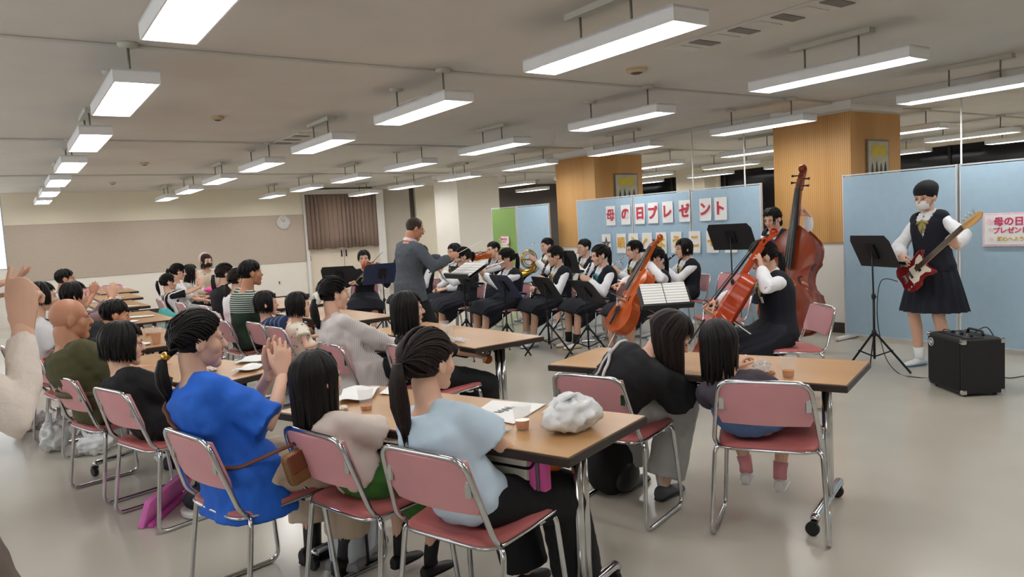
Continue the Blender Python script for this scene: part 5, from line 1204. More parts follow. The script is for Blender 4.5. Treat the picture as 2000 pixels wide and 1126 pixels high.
def performers():
    # conductor
    jk = pm('grey_wool_jacket', (78, 84, 92), .9, var=.08, scale=25, bump=.15, bscale=300)
    p = person('conductor in a grey jacket and glasses with both arms raised', (3.66, 7.39), 84, (3.745, 7.345, 1.485), 1.02, hip_z=.84, seated=False, male=True, hyaw=14, hpitch=-22, skin=SKIN_T, fine=True,
        top=dict(mat=jk, sleeve=1.93, swid=.024, infl=.026, tails=(.205, .165, .16), name='jacket', collar=True, collarmat=pm('pink_shirt', (222, 196, 200), .8)), bottom=dict(type='pants', mat=BLACKT), hair=dict(style='thin', n=170, mat=HAIRG),
        arms={1: dict(w=W3(4.01, 7.10, 1.16), pose='relax', dir=(.05, 1, .25), palm=(-.7, 0, -.7), hint=(.6, -.2, -1)), -1: dict(w=W3(4.07, 7.36, 1.14), pose='relax', dir=(.1, 1, .2), palm=(.5, 0, -.8), hint=(-.6, -.2, -1))})
    H, HRm, hs, R = p['H'], p['HR'], p['hs'], p['root']; g = MB()
    for s in (-1, 1):
        g.tube([H+HRm @ V3((s*.033+.021*math.cos(a), .098, .0+.015*math.sin(a)))*hs for a in np.linspace(0, 2*PI, 14, endpoint=False)], .0016, 5, closed=True); g.tube([H+HRm @ V3((s*.054, .096, .003))*hs, H+HRm @ V3((s*.079, .04, .006))*hs, H+HRm @ V3((s*.082, -.01, .0))*hs], .0016, 5)
    g.tube([H+HRm @ V3((-.012, .100, .004))*hs, H+HRm @ V3((.012, .100, .004))*hs], .0016, 5); g.build('glasses', BLACKM, R, True)
    bt = MB().tube([V3((0, 0, 0)), V3((.30, -.02, .12))], [.004, .0015], 6).build('baton', PAPER, None, True); bt.location = (4.12, 7.10, 1.19); tag(bt, 'thin white baton in the conductor right hand', 'baton')
    tag(music_stand(4.30, 7.20, 268, .98, 'black stand with the open white score before the conductor', tilt=62, sheet='open white score lying before the conductor'))
    # violinist at the back, facing the room
    f = frame(4.22, 9.98, 205)
    vb, vt = f(-.02, .13, 1.0), f(-.36, .36, .93)
    p = girl('violinist in a navy dress facing the room in front of the curtain', 4.22, 9.98, 205, (4.20, 9.86, 1.115), {-1: dict(w=W3(*f(-.34, .32, .90)), pose='grip', hint=(-.6, 0, -1)), 1: dict(w=W3(*f(.16, .36, .80)), pose='grip', dir=(-.3, .8, .2), hint=(.9, -.1, -.6))}, dict(style='bob', n=60, length=.03, fringe=True), 'pink chair of the far violinist', tie=OCHRE, hpitch=-2, hroll=0, top=dict(mat=NAVY, sleeve=1.9, swid=.02, infl=.016, tie=OCHRE), group='student musicians in navy')
    violin('brown violin of the violinist by the curtain', vb, vt, (0, -.3, 1)); bow(f(.14, .42, .80), f(-.30, .30, 1.20), 'violin bow held across by the far violinist')
    music_stand(3.80, 9.80, 40, .90, 'black music stand left of the far violinist', tilt=24)
    music_stand(4.12, 9.10, 10, .93, 'navy music stand before the far violinist', mat=NAVYPL, tilt=30)
    music_stand(4.62, 9.75, 300, 1.04, 'black music stand right of the far violinist', tilt=24)
    # player hidden behind the conductor
    girl('student hidden behind the conductor, only dark hair showing', 5.12, 9.95, 262, (5.10, 9.86, 1.13), None, dict(style='bob', n=50, length=.06), 'pink chair behind the conductor')
    # flutes: held to the player's right
    girl('student half hidden behind the first flute player', 5.42, 9.35, 268, (5.33, 9.28, 1.135), None, dict(style='bob', n=50, length=.10), 'pink chair behind the first flute player')
    def flutist(label, x, y, face, head, fl, cl, hairlen):
        f = frame(head[0], head[1], face); hd = V3(head); d_ = f(0, 1, 0)-f(0, 0, 0); r_ = f(1, 0, 0)-f(0, 0, 0)
        lip = hd+d_*.105-V3((0, 0, .062)); end = lip+r_*.40+d_*.22-V3((0, 0, .13))
        p = girl(label, x, y, face, head, {1: dict(w=W3(*(lip+r_*.26+d_*.10-V3((0, 0, .15)))), pose='keys', dir=(.1, .4, .8), palm=(0, 1, .2), hint=(.9, -.1, -.6)), -1: dict(w=W3(*(lip+r_*.11+d_*.14-V3((0, 0, .11)))), pose='keys', dir=(.7, .2, .6), palm=(.2, -1, .2), hint=(-.7, .3, -1))}, dict(style='pony', n=70, length=hairlen), cl, hyaw=12, hpitch=-8)
        flute(lip, end, fl)
    flutist('flute player nearest the conductor with her hair tied back', 4.99, 8.48, 276, (4.96, 8.42, 1.095), 'silver flute of the player nearest the conductor', 'pink chair of the flute player nearest the conductor', .12)
    flutist('flute player behind the navy music stand', 5.16, 7.68, 278, (5.11, 7.63, 1.065), 'silver flute above the navy music stand', 'pink chair of the flute player behind the navy stand', .26)
    # boy with violin
    f = frame(6.05, 9.32, 272)
    girl('violin playing boy in front of the green partition', 6.08, 9.32, 272, (5.99, 9.27, 1.12), {-1: dict(w=W3(*f(-.12, .46, .93)), pose='grip', hint=(-.4, .2, -1)), 1: dict(w=W3(*f(.26, .34, .95)), pose='grip', hint=(.9, -.1, -.4))}, dict(style='short', n=110), 'pink chair of the violin playing boy', male=True, hroll=8)
    violin('orange violin of the boy by the green partition', f(-.03, .14, 1.03), f(-.14, .55, 1.0), (0, -.2, 1)); bow(f(.26, .42, .97), f(-.25, .34, 1.10), 'bow of the boy by the green partition')
    # clarinets
    def clarinetist(label, x, y, face, head, lab2, cl, hair, tie, shoes, sock):
        f = frame(head[0], head[1], face); d_ = f(0, 1, 0)-f(0, 0, 0); r_ = f(1, 0, 0)-f(0, 0, 0); lip = V3(head)+d_*.105-V3((0, 0, .058)); end = lip+d_*.30-V3((0, 0, .56))
        girl(label, x, y, face, head, {1: dict(w=W3(*(lip*.38+end*.62+r_*.045-d_*.05)), pose='grip', dir=(-.2, .7, .3), palm=(-1, .2, 0)), -1: dict(w=W3(*(lip*.62+end*.38-r_*.045-d_*.05)), pose='grip', dir=(.2, .7, .3), palm=(1, .2, 0))}, hair, cl, tie=tie, shoes=shoes, sock=sock, hyaw=4, hpitch=-8)
        clarinet(lip, end, lab2)
    clarinetist('clarinet player with blue soled shoes behind a black stand', 5.58, 7.22, 282, (5.52, 7.18, 1.065), 'clarinet of the player with blue soled shoes', 'pink chair of the clarinet player with blue soled shoes', dict(style='pony', n=70, length=.24), OCHRE, (SHOEW, SHOEB), (WHITEC, .2))
    clarinetist('clarinet player wearing a teal ribbon and yellow soled shoes', 5.84, 6.71, 284, (5.79, 6.67, 1.055), 'clarinet of the player with the teal ribbon', 'pink chair of the clarinet player with the teal ribbon', dict(style='pony', n=70, length=.30, tie=(0, -.10, .06)), TEALR, (SHOEW, SHOEY), (BLACKC, .22))
    music_stand(5.02, 6.72, 100, .74, 'black stand standing before the clarinet player with blue soles', tilt=32)
    music_stand(5.10, 6.12, 100, .72, 'black stand standing before the clarinet player with yellow soles', tilt=38)
    music_stand(4.66, 7.02, 96, .79, 'navy music stand before the second flute player', mat=NAVYPL, tilt=34)
    music_stand(4.62, 7.85, 96, .88, 'black music stand before the first flute player', tilt=34)
    # back row brass
    def brass(label, x, y, face, head, mk, cl, hair, length=.42, drop=.12):
        f = frame(head[0], head[1], face); d_ = f(0, 1, 0)-f(0, 0, 0); r_ = f(1, 0, 0)-f(0, 0, 0); lip = V3(head)+d_*.110-V3((0, 0, .060)); end = lip+d_*length-V3((0, 0, drop))
        girl(label, x, y, face, head, {1: dict(w=W3(*(lip*.55+end*.45+r_*.05-V3((0, 0, .08))-d_*.05)), pose='grip', dir=(-.5, .6, .5), palm=(-1, 0, 0)), -1: dict(w=W3(*(lip*.6+end*.4-r_*.06-V3((0, 0, .10))-d_*.04)), pose='grip', dir=(.4, .6, .6), palm=(1, 0, 0))}, hair, cl, hyaw=4)
        mk(lip, end, d_, r_)
    brass('golden horn player in front of the narrow blue partition', 6.95, 9.22, 276, (6.90, 9.16, 1.125), lambda a, b, d_, r_: french_horn(a+d_*.22-V3((0, 0, .12)), d_, 'golden horn before the narrow blue partition'), 'pink chair of the golden horn player', dict(style='short', n=60))
    brass('silver cornet player in front of the far wood pillar', 6.80, 8.15, 276, (6.74, 8.09, 1.095), lambda a, b, d_, r_: trumpet(a, b, 'silver cornet before the far wood pillar', SILVER, 'cornet'), 'pink chair of the silver cornet player', dict(style='short', n=60), .36)
    music_stand(6.28, 7.90, 96, .94, 'black music stand in front of the cornet player', tilt=14)
    brass('silver trumpet player under the gold lettering', 6.62, 6.95, 286, (6.58, 6.92, 1.07), lambda a, b, d_, r_: trumpet(a, b, 'silver trumpet under the gold lettering', SILVER), 'pink chair of the trumpet player', dict(style='pony', n=60, tie=(0, -.10, 0), length=.14), .44, .26)
    # oboe
    head = (6.85, 6.34, 1.065); f = frame(head[0], head[1], 292); d_ = f(0, 1, 0)-f(0, 0, 0); lip = V3(head)+d_*.108-V3((0, 0, .058))
    girl('bob haired oboe player at the right of the gold lettering', 6.90, 6.36, 292, head, {1: dict(w=W3(*(lip+d_*.24-V3((0, 0, .20)))), pose='grip'), -1: dict(w=W3(*(lip+d_*.16-V3((0, 0, .15)))), pose='grip')}, dict(style='bob', n=70, length=.09), 'pink chair of the oboe player')
    clarinet(lip, lip+d_*.42-V3((0, 0, .26)), 'black oboe of the bob haired player', 7)
    chair(7.12, 5.92, 250, 'empty pink chair beside the oboe player'); chair(5.78, 4.92, 300, 'empty pink chair seen edge on before the bass player')
    # cello, left
    B, T = (5.10, 5.62, .30), (5.68, 5.50, 1.20)
    e = string_instrument('cello', B, T, (-.93, .20, .35), .70, 'orange cello of the player seated under the lettering', 'cello', WOODO, endpin=.34)
    girl('cello player under the gold lettering with long hair', 5.70, 5.80, 288, (5.70, 5.69, 1.035), {-1: dict(w=W3(5.51, 5.60, 1.00), pose='grip', dir=(.3, .2, 1), palm=(.9, .2, 0), hint=(-1, .2, -.4)), 1: dict(w=W3(5.10, 5.76, .76), pose='grip', dir=(.1, 1, -.2), hint=(1, .2, -.2))}, dict(style='pony', n=80, length=.34, tie=(0, -.10, .0)), 'pink chair of the cello player under the lettering', hyaw=0, hpitch=-16, hroll=0, feet={1: (.24, .34, .085), -1: (-.24, .36, .085)}, knees=.6, bottom=dict(type='skirt', mat=NAVY, drop=.20))
    bow((5.03, 5.69, .76), (5.42, 5.38, .50), 'bow of the cello player under the lettering')
    music_stand(5.24, 5.12, 212, .70, 'black stand with open white sheet music before the left cello', tilt=46, sheet='open white sheet music beside the left cello')
    # cello, right
    e = string_instrument('cello', (4.10, 3.62, .42), (4.77, 3.42, 1.26), (-.62, .78, .40), .70, 'scarlet brown cello of the player nearest the audience', 'cello', WOODS, endpin=.42)
    p = person('cello player nearest the audience seen from behind her right shoulder', (4.76, 3.50), 302, (4.71, 3.575, 1.12), 1.0, hip_z=.53, fine=True, hyaw=4, hpitch=-18, arms={-1: dict(w=W3(4.585, 3.485, 1.04), pose='keys', dir=(.25, .1, 1), palm=(.6, .8, 0), hint=(-.9, .4, -.4)), 1: dict(w=W3(4.40, 3.78, .80), pose='grip', dir=(-.3, .9, -.3), hint=(1, .1, -.3))}, top=uni(OCHRE), bottom=dict(type='skirt', mat=NAVY, drop=.24), hair=dict(style='pony', n=140, length=.25, tie=(0, -.10, -.01)), shoes=(SHOEW, SHOEB), group='uniformed student musicians', feet={1: (.22, .36, .085), -1: (-.22, .36, .085)}, knees=.6)
    bow((4.36, 3.80, .80), (4.28, 3.36, .62), 'bow of the cello player nearest the audience')
    chair(4.80, 3.44, 302, 'pink chair under the right cello player, chrome frame facing us')
    # double bass and its player
    e = string_instrument('double_bass', (6.69, 4.72, .17), (7.07, 4.76, 1.80), (-.96, -.20, .3), 1.10, 'large dark red brown double bass', 'double bass', WOODR, endpin=.16, rib=.175, slope=True)
    p = person('double bass player standing behind her instrument', (7.03, 5.16), 270, (6.93, 5.12, 1.375), .98, hip_z=.80, seated=False, hyaw=-4, hpitch=-16, fine=True, arms={-1: dict(w=W3(6.93, 4.675, 1.40), pose='grip', dir=(.6, .12, .65), palm=(.5, .75, -.3), hint=(-1, -.1, -.7)), 1: dict(w=W3(6.52, 4.95, .86), pose='grip', hint=(.9, .1, -.5))}, top=uni(pm('purple_ribbon', (120, 60, 140), .7)), bottom=dict(type='skirt', mat=NAVY, hem=.45), hair=dict(style='pony', n=110, length=.10, tie=(0, -.10, -.03)), shoes=(SHOEW, SHOEB), group='uniformed student musicians')
    music_stand(6.22, 5.10, 80, 1.22, 'tall black music stand before the double bass player', tilt=30)
    # bass guitarist
    p = person('bass guitarist in a black cap and white mask with a pleated skirt', (6.80, 3.36), 276, (6.765, 3.41, 1.50), 1.0, hip_z=.86, seated=False, hyaw=-4, hpitch=-10, fine=True, arms={-1: dict(w=W3(6.47, 3.02, 1.09), pose='grip', dir=(.1, .6, .5), palm=(.5, -.3, .8), hint=(-1, -.3, -.6)), 1: dict(w=W3(6.52, 3.50, 1.00), pose='relax', dir=(-.6, .6, -.5), palm=(-.2, -1, -.2), hint=(.9, -.5, -.4))}, top=dict(uni(OCHRE, False), swid=.034), bottom=dict(type='skirt', mat=NAVY, hem=.50), hair=dict(style='thin', n=60, mat=HAIR), shoes=(SHOEW, SHOEB), sock=(WHITEC, .22), group='uniformed student musicians', feet={1: (.10, .06, .085), -1: (-.10, -.02, .085)})
    mask(p, PAPER); H, HRm, R = p['H'], p['HR'], p['root']; cap = MB(); n = 20
    rings = []
    for z, k, o in ((.028, 1.0, 0), (.040, 1.09, -.006), (.065, 1.14, -.012), (.090, 1.10, -.018), (.113, .95, -.022), (.134, .68, -.026), (.147, .36, -.028), (.151, .02, -.028)):
        rings.append([H+HRm @ V3((.086*k*math.cos(2*PI*q/n), .100*k*math.sin(2*PI*q/n)-.014+o, z+.010*math.sin(2*PI*q/n)*(z < .06))) for q in range(n)])
    cap.loft([[H+HRm @ V3((.080*math.cos(2*PI*q/n), .094*math.sin(2*PI*q/n)-.012, -.004+.034*math.sin(2*PI*q/n))) for q in range(n)]]+rings[1:]); cap.build('beret', BLACKC, R, True)
performers()
def bass_guitar():
    # local: +Y along the neck, +Z = front; scale is metres
    red = pm('dark_red_lacquer', (120, 16, 24), .15, var=.12, scale=4, coat=.5); whitep = pm('cream_pickguard', (228, 220, 200), .35); maple = pm('maple_headstock', (206, 160, 96), .35, var=.06); rose = pm('rosewood_board', (70, 48, 38), .45, var=.1)
    e = empty('bass_guitar', label='dark red bass guitar with a cream pickguard', cat='bass guitar')
    M = orient((6.53, 3.48, .77), (6.53-.22, 3.48-.72, .77+.58), (-.95, .05, .15)) @ Matrix.Scale(.86, 4); e.matrix_world = M
    pts = [(0, -.02), (.06, -.03), (.11, -.01), (.15, .04), (.165, .10), (.155, .16), (.125, .20), (.115, .24), (.125, .29), (.145, .34), (.15, .385), (.13, .40), (.10, .385), (.06, .36), (.035, .35), (-.035, .35), (-.06, .35), (-.085, .37), (-.10, .40), (-.125, .41), (-.14, .38), (-.135, .32), (-.12, .26), (-.12, .21), (-.14, .16), (-.165, .10), (-.165, .05), (-.14, .0), (-.09, -.03)]
    k = .98; b = MB().prism([(x*k, y*k) for x, y in pts], -.02, .02).build('body', red, e, bevel=.009)
    MB().prism([(.02, .10), (.09, .11), (.105, .18), (.075, .22), (.08, .30), (.115, .35), (.10, .37), (.04, .345), (-.035, .345), (-.07, .36), (-.10, .35), (-.09, .29), (-.05, .24), (-.06, .16)], .020, .024).build('pickguard', whitep, e)
    MB().box((0, .60, .026), (.046, .62, .022)).build('neck', maple, e, bevel=.006); MB().box((0, .57, .040), (.046, .68, .006)).build('fretboard', rose, e)
    for q in range(16): MB().box((0, .90-.60*(1-.944**(q+1))*1.5, .044), (.045, .002, .002)).build('fret', CHROME, e)
    MB().prism([(-.024, .90), (.024, .90), (.045, .96), (.055, 1.04), (.045, 1.12), (.02, 1.15), (-.01, 1.13), (-.022, 1.06), (-.028, .98)], .018, .034).build('headstock', maple, e, bevel=.003)
    for q in range(4): MB().tube([(-.02, .955+.042*q, .028), (-.055, .955+.042*q, .028), (-.062, .955+.042*q, .028)], [.004, .004, .013], 8).build('tuner', CHROME, e, True)
    for q in range(4): MB().tube([((q-1.5)*.016, .055, .036), ((q-1.5)*.010, .90, .050), ((q-1.5)*.006, .96+.042*q, .040)], .0012, 4).build('string', CHROME, e)
    MB().box((0, .055, .028), (.08, .05, .012)).build('bridge', CHROME, e, bevel=.003)
    for y in (.14, .26): MB().box((0, y, .028), (.085, .028, .012)).build('pickup', BLACKPL, e, bevel=.004)
    for q in range(3): MB().lathe([(.010, 0), (.010, .016), (.008, .018)], (.105, .03+.045*q, .02), 12).build('control_knob', CHROME, e, 40)
bass_guitar()
def amp_and_stand():
    # amplifier: left face carries the grille and star badge
    p0, p1, p2 = V3((6.06, 3.05, 0)), V3((5.79, 2.66, 0)), V3((6.07, 2.50, 0)); u = nrm(p0-p1); w = nrm(p2-p1); w = nrm(w-u*np.dot(u, w)); lw, dp, h = .47, .32, .41
    e = empty('guitar_amplifier', p1, math.atan2(u[1], u[0]), 'black guitar amplifier with a star badge on the floor', 'amplifier')   # local +x along the front
    sgn = 1 if np.cross(u, w)[2] > 0 else -1
    tol = pm('amp_tolex', (26, 26, 28), .6, var=.15, scale=60, bump=.3, bscale=400); gr = pm('amp_grille_cloth', (18, 18, 20), .85, var=.2, scale=200, bump=.3, bscale=600)
    C = V3((lw/2, sgn*dp/2, h/2+.018)); MB().box(C, (lw, dp, h)).build('cabinet', tol, e, bevel=.012)
    MB().box(C+V3((0, -sgn*(dp/2+.001), -.005)), (lw-.05, .008, h-.05)).build('grille', gr, e, bevel=.003)
    pan = MB().box(C+V3((0, -sgn*.04, h/2+.002)), (lw-.08, .12, .008)).build('control_panel', BLACKPL, e)
    for q in range(6): MB().lathe([(.012, 0), (.011, .016), (.009, .018)], C+V3((-.15+.06*q, -sgn*.04, h/2+.006)), 10).build('dial', CHROME if q % 2 else BLACKM, pan, 40)
    hd = MB().tube(bez([C+V3((-.10, sgn*.08, h/2)), C+V3((-.085, sgn*.08, h/2+.035)), C+V3((.085, sgn*.08, h/2+.035)), C+V3((.10, sgn*.08, h/2))]), .010, 8).build('handle', BLACKPL, e, True)
    for x in (-1, 1):
        for y in (-1, 1):
            for z in (-1, 1): MB().box(C+V3((x*(lw/2-.016), y*(dp/2-.016), z*(h/2-.016))), (.038, .038, .038)).build('corner_cap', CHROME, e, bevel=.008)
            MB().lathe([(.016, 0), (.018, .02)], C+V3((x*(lw/2-.05), y*(dp/2-.05), -h/2-.018)), 10).build('rubber_foot', BLACKPL, e)
    # badge: white ring and star
    bc = C+V3((lw/2-.065, -sgn*(dp/2+.006), h/2-.07)); bw = pm('badge_white', (222, 222, 222), .4)
    bd = MB().tube([bc+V3((.030*math.cos(a), 0, .030*math.sin(a))) for a in np.linspace(0, 2*PI, 24, endpoint=False)], .0035, 6, closed=True).build('badge_ring', bw, e, True)
    st = [(math.sin(k*PI/5)*(.020 if k % 2 == 0 else .009), math.cos(k*PI/5)*(.020 if k % 2 == 0 else .009)) for k in range(10)]
    MB().prism(st, -.003, .003, Matrix.Translation(Vector(bc)) @ Matrix.Rotation(PI/2, 4, 'X')).build('badge_star', bw, bd)
    music_stand(6.32, 3.64, 112, 1.06, 'black music stand beside the bass guitarist', tilt=26)
    blk = BLACKPL
    def cable(pts, label):
        P = [V3(p) for p in pts]; Q = []
        for i in range(len(P)-1):
            p0 = P[max(i-1, 0)]; p1_, p2_ = P[i], P[i+1]; p3 = P[min(i+2, len(P)-1)]
            for t in np.linspace(0, 1, 8, endpoint=False): Q.append(.5*((2*p1_)+(-p0+p2_)*t+(2*p0-5*p1_+4*p2_-p3)*t*t+(-p0+3*p1_-3*p2_+p3)*t**3))
        Q.append(P[-1]); o = MB().tube(Q, .004, 6).build('cable', blk, None, True); tag(o, label, 'cable', 'black cables')
    cable([(6.50, 3.52, .78), (6.44, 3.64, .78), (6.48, 3.70, .45), (6.42, 3.60, .12), (6.30, 3.42, .006), (6.22, 3.25, .006), (6.32, 3.12, .006), (6.30, 3.05, .10), (6.16, 2.98, .40), (6.05, 2.90, .46)], 'black cable hanging from the bass guitar to the floor')
    cable([(6.12, 2.72, .44), (6.20, 2.66, .47), (6.32, 2.62, .25), (6.55, 2.70, .03), (6.85, 2.62, .006), (7.3, 2.5, .006)], 'black power cable running right from the amplifier')
amp_and_stand()
# ------------------------------------------------------------------ things on tables and floor
CLEAR = pm('clear_plastic', (236, 240, 242), .08, var=0, alpha=.13, spec=.6); TEA = pm('amber_tea', (206, 120, 22), .1, var=0); FILM = pm('clear_wrapper', (238, 238, 236), .15, var=.0, alpha=.42, spec=.8, bump=.5, bscale=40)
POLY = pm('white_polythene', (228, 230, 232), .35, var=.04, scale=20, bump=.35, bscale=30, spec=.5)
def cup(x, y, z, label, fill=.3, s=1.):
    e = empty('plastic_cup', (x, y, z), 0, label, 'cup', 'clear plastic cups'); h = .092*s
    MB().lathe([(.001, .002), (.024*s, .002), (.024*s, 0), (.036*s, h), (.038*s, h+.002), (.0345*s, h), (.0232*s, .003), (.001, .003)], n=20, cap=False).build('cup_wall', CLEAR, e, 50)
    if fill:
        hf = .004+h*fill; MB().lathe([(.0225*s, .0035), (.0225*s+.011*s*fill, hf), (.001, hf)], n=20).build('tea', TEA, e, 50)
def paper(pts, z, label, fold=0., th=.002):
    """sheet given by its corners"""
    c = V3((sum(p[0] for p in pts)/4, sum(p[1] for p in pts)/4, z)); b = MB(); n = 7; P = [V3((p[0]-c[0], p[1]-c[1], 0)) for p in pts]; F_ = []
    for i in range(n):
        for j in range(n):
            u, w = i/(n-1), j/(n-1); q = (P[0]*(1-u)+P[1]*u)*(1-w)+(P[3]*(1-u)+P[2]*u)*w; F_.append(q+V3((0, 0, .004+fold*(.5+.5*math.sin(u*5+w*3)*math.cos(w*4-u*2))*(1 if fold else 0))))
    B_ = [p-V3((0, 0, th)) for p in F_]; fs = []
    for i in range(n-1):
        for j in range(n-1):
            k = i*n+j; fs.append((k, k+n, k+n+1, k+1)); k += n*n; fs.append((k, k+1, k+n+1, k+n))
    o = b.add(F_+B_, fs).build('paper_sheet', PAPER, None, True); o.location = c; return tag(o, label, 'paper', 'papers on the tables')
def nz_(d, seed): return noise.noise(tuple(d*2.2+V3((seed, 1, 0))))
def lump(name, x, y, z, r, label, mat, cat, seed, handles=True, group=None, flat=.55, fr=9., amp=.35, creases=.22):
    e = empty(name, (x, y, z), seed*1.7, label, cat, group); b = MB(); rnd = random.Random(seed); n, k = 40, 26; c = V3((0, 0, r[2]*.96)); b.ball(c, r, n, k)
    P = []
    for p in b.v:
        q = V3(p)-c; d = nrm(q); nz = noise.noise(tuple(d*fr*.25+V3((seed, 0, 0))))+.45*noise.noise(tuple(d*fr*.6+V3((0, seed, 0))))+.22*(.25-abs(noise.noise(tuple(d*fr*.45+V3((seed, seed, 0))))))+creases*math.sin(9*math.atan2(d[1], d[0])+3*nz_(d, seed))*max(0., d[2]+.35); q = q*(1+amp*nz); q[2] = max(q[2], -c[2]+.001); P.append(tuple(q+c))
    b.v = P; b.build('bag_body', mat, e, True)
    if handles:
        for s in (-1, 1):
            t = V3((s*r[0]*.25, 0, r[2]*1.9)); MB().tube([t+V3((0, 0, -.03)), t+V3((s*.03, .01, r[2]*.35)), t+V3((s*.05, .015, r[2]*.6+.02)), t+V3((s*.075, 0, r[2]*.25))], [(.03, .008), (.022, .005), (.02, .004), (.012, .004)], 7).build('handle', mat, e, True)
    return e
def clutter():
    T = TZ+.0005
    # front table
    cup(1.235, 2.99, T, 'nearly empty cup beside the small girl on the front table', .16); cup(1.535, 2.245, T, 'cup with amber tea beside the printed sheet on the front table', .34)
    o = paper([(1.50, 2.56), (1.545, 2.32), (1.82, 2.48), (1.70, 2.71)], T, 'flat printed white sheet on the front table')
    ink = pm('grey_print', (90, 92, 98), .7, var=.5, scale=120)
    for k in range(12): q = V3((-.045+.008*k, -.012+.003*k+.008*math.sin(k*2.7), .0056)); MB().box(q, (.004, .030+.014*math.sin(k*2.1), .0006), np.array(Matrix.Rotation(.5+.3*math.sin(k*1.9), 3, 'Z'))).build('print', ink, o)
    paper([(1.18, 3.18), (1.30, 3.10), (1.47, 3.36), (1.30, 3.42)], T, 'crumpled white paper at the left end of the front table', .022); paper([(1.40, 3.22), (1.44, 3.14), (1.56, 3.30), (1.50, 3.34)], T, 'small folded paper slip by the crumpled paper', .004)
    lump('snack_wrapper', 1.445, 2.30, T, (.055, .035, .012), 'crumpled clear wrapper with crumbs on the front table', FILM, 'wrapper', 3, False, 'clear snack wrappers', fr=16, amp=.6); lump('snack_wrapper', 1.40, 2.36, T, (.035, .03, .010), 'small clear wrapper touching the crumpled one', FILM, 'wrapper', 5, False, 'clear snack wrappers', fr=16, amp=.6)
    lump('snack_wrapper', 1.155, 3.06, T, (.03, .02, .010), 'tiny wrapped snack beside the small girl', pm('candy_white', (226, 218, 206), .5), 'wrapper', 6, False, 'clear snack wrappers', fr=14)
    e = lump('plastic_bag', 1.66, 2.11, T, (.125, .085, .062), 'full white plastic bag on the front table corner', POLY, 'bag', 2, False, 'white plastic bags', fr=9, amp=.30)
    MB().tube([(-.02, 0, .11), (.02, .01, .135), (.06, .005, .13), (.085, -.01, .095)], [(.02, .012), (.028, .012), (.022, .010), (.008, .006)], 8).build('knot', POLY, e, True)
    # towel hanging on the rack of the front table
    e = empty('folded_towel', (1.66, 2.16, .555), math.radians(20), 'white towel with pink edge hanging under the front table', 'towel'); tw = pm('towel_white', (228, 222, 208), .95, var=.03, bump=.3, bscale=200); tp = pm('towel_pink', (224, 96, 168), .95, var=.06); tg_ = pm('towel_grey', (110, 104, 116), .95)
    MB().box((-.20, .22, .03), (.04, .40, .11)).build('cloth', tw, e, bevel=.012); MB().box((-.20, .0, .03), (.042, .03, .112)).build('pink_stripe', tp, e, bevel=.008); MB().box((-.20, -.022, .03), (.042, .012, .112)).build('grey_stripe', tg_, e, bevel=.004); MB().box((-.20, -.042, .03), (.042, .026, .112)).build('pink_stripe', tp, e, bevel=.008)
    # right table
    cup(2.895, 2.075, T, 'cup of amber tea on the right table', .30); lump('snack_wrapper', 2.89, 2.21, T, (.055, .035, .03), 'clear snack bag with crumbs on the right table', FILM, 'wrapper', 8, False, 'clear snack wrappers', fr=14, amp=.5)
    lump('snack_wrapper', 2.875, 2.16, T, (.022, .018, .010), 'brown snack in front of the clear bag', pm('snack_brown', (190, 126, 60), .6, var=.2), 'snack', 9, False, fr=14)
    # table by the woman in blue
    paper([(1.02, 4.42), (1.14, 4.36), (1.26, 4.52), (1.14, 4.58)], T, 'white paper at the end of the table by the woman in blue', .02); paper([(1.12, 4.74), (1.28, 4.66), (1.40, 4.86), (1.24, 4.94)], T, 'white folded paper further back by the woman in blue', .012); lump('snack_wrapper', .97, 4.62, T, (.03, .025, .012), 'small snack wrapper beside the clapping hands', pm('candy_white', (226, 218, 206), .5), 'wrapper', 12, False, 'clear snack wrappers')
    # middle table
    cup(2.60, 4.74, T, 'clear cup on the middle table', .05); lump('snack_wrapper', 2.47, 4.34, T, (.07, .05, .014), 'flat clear wrapper on the middle table', FILM, 'wrapper', 14, False, 'clear snack wrappers', fr=16, amp=.6); cup(2.50, 4.50, T, 'second clear cup near the corner of the middle table', .0)
    # left row
    cup(.925, 6.30, T, 'tall cup full of amber tea in the left row', .75, 1.25); cup(.97, 6.97, T, 'cup with a little dark tea behind the amber one', .2); cup(1.08, 7.02, T, 'empty clear cup behind the amber one', 0)
    paper([(.78, 6.30), (.88, 6.28), (.90, 6.44), (.80, 6.46)], T, 'white paper left of the amber drink', .01); paper([(.97, 6.20), (1.08, 6.18), (1.10, 6.34), (1.0, 6.36)], T, 'white paper right of the amber drink', .01)
    paper([(1.0, 8.86), (1.30, 8.80), (1.32, 8.98), (1.02, 9.04)], T, 'long white paper on the empty left row table', .006); paper([(.90, 8.45), (1.05, 8.35), (1.12, 8.5), (.96, 8.6)], T, 'small paper at the near corner of the empty left table', .006)
    for x, y, lb, f_ in ((1.0, 10.75, 'cup with tea at the left of the third left table', .3), (1.30, 11.72, 'clear cup at the back of the third left table', 0), (1.15, 11.2, 'clear cup in the middle of the third left table', .1), (1.35, 12.75, 'cup on the second table from the far wall', .1), (1.45, 13.3, 'clear cup in the middle of the second far table', 0), (1.75, 14.7, 'cup on the table nearest the far wall', .1)): cup(x, y, T, lb, f_)
    paper([(1.15, 10.62), (1.40, 10.60), (1.42, 10.74), (1.17, 10.78)], T, 'paper on the third left table', .006); paper([(1.25, 12.9), (1.5, 12.88), (1.52, 13.02), (1.27, 13.05)], T, 'paper on the second table from the wall', .006)
    chair(1.35, 16.2, 180, 'pink chair turned towards us at the far left table'); chair(1.75, 16.4, 180, 'second pink chair by the far wall'); chair(.95, 14.0, 90, 'empty pink chair beside the far left tables')
    cup(2.085, 6.52, .845, 'clear cup raised by the child in navy stripes', 0)
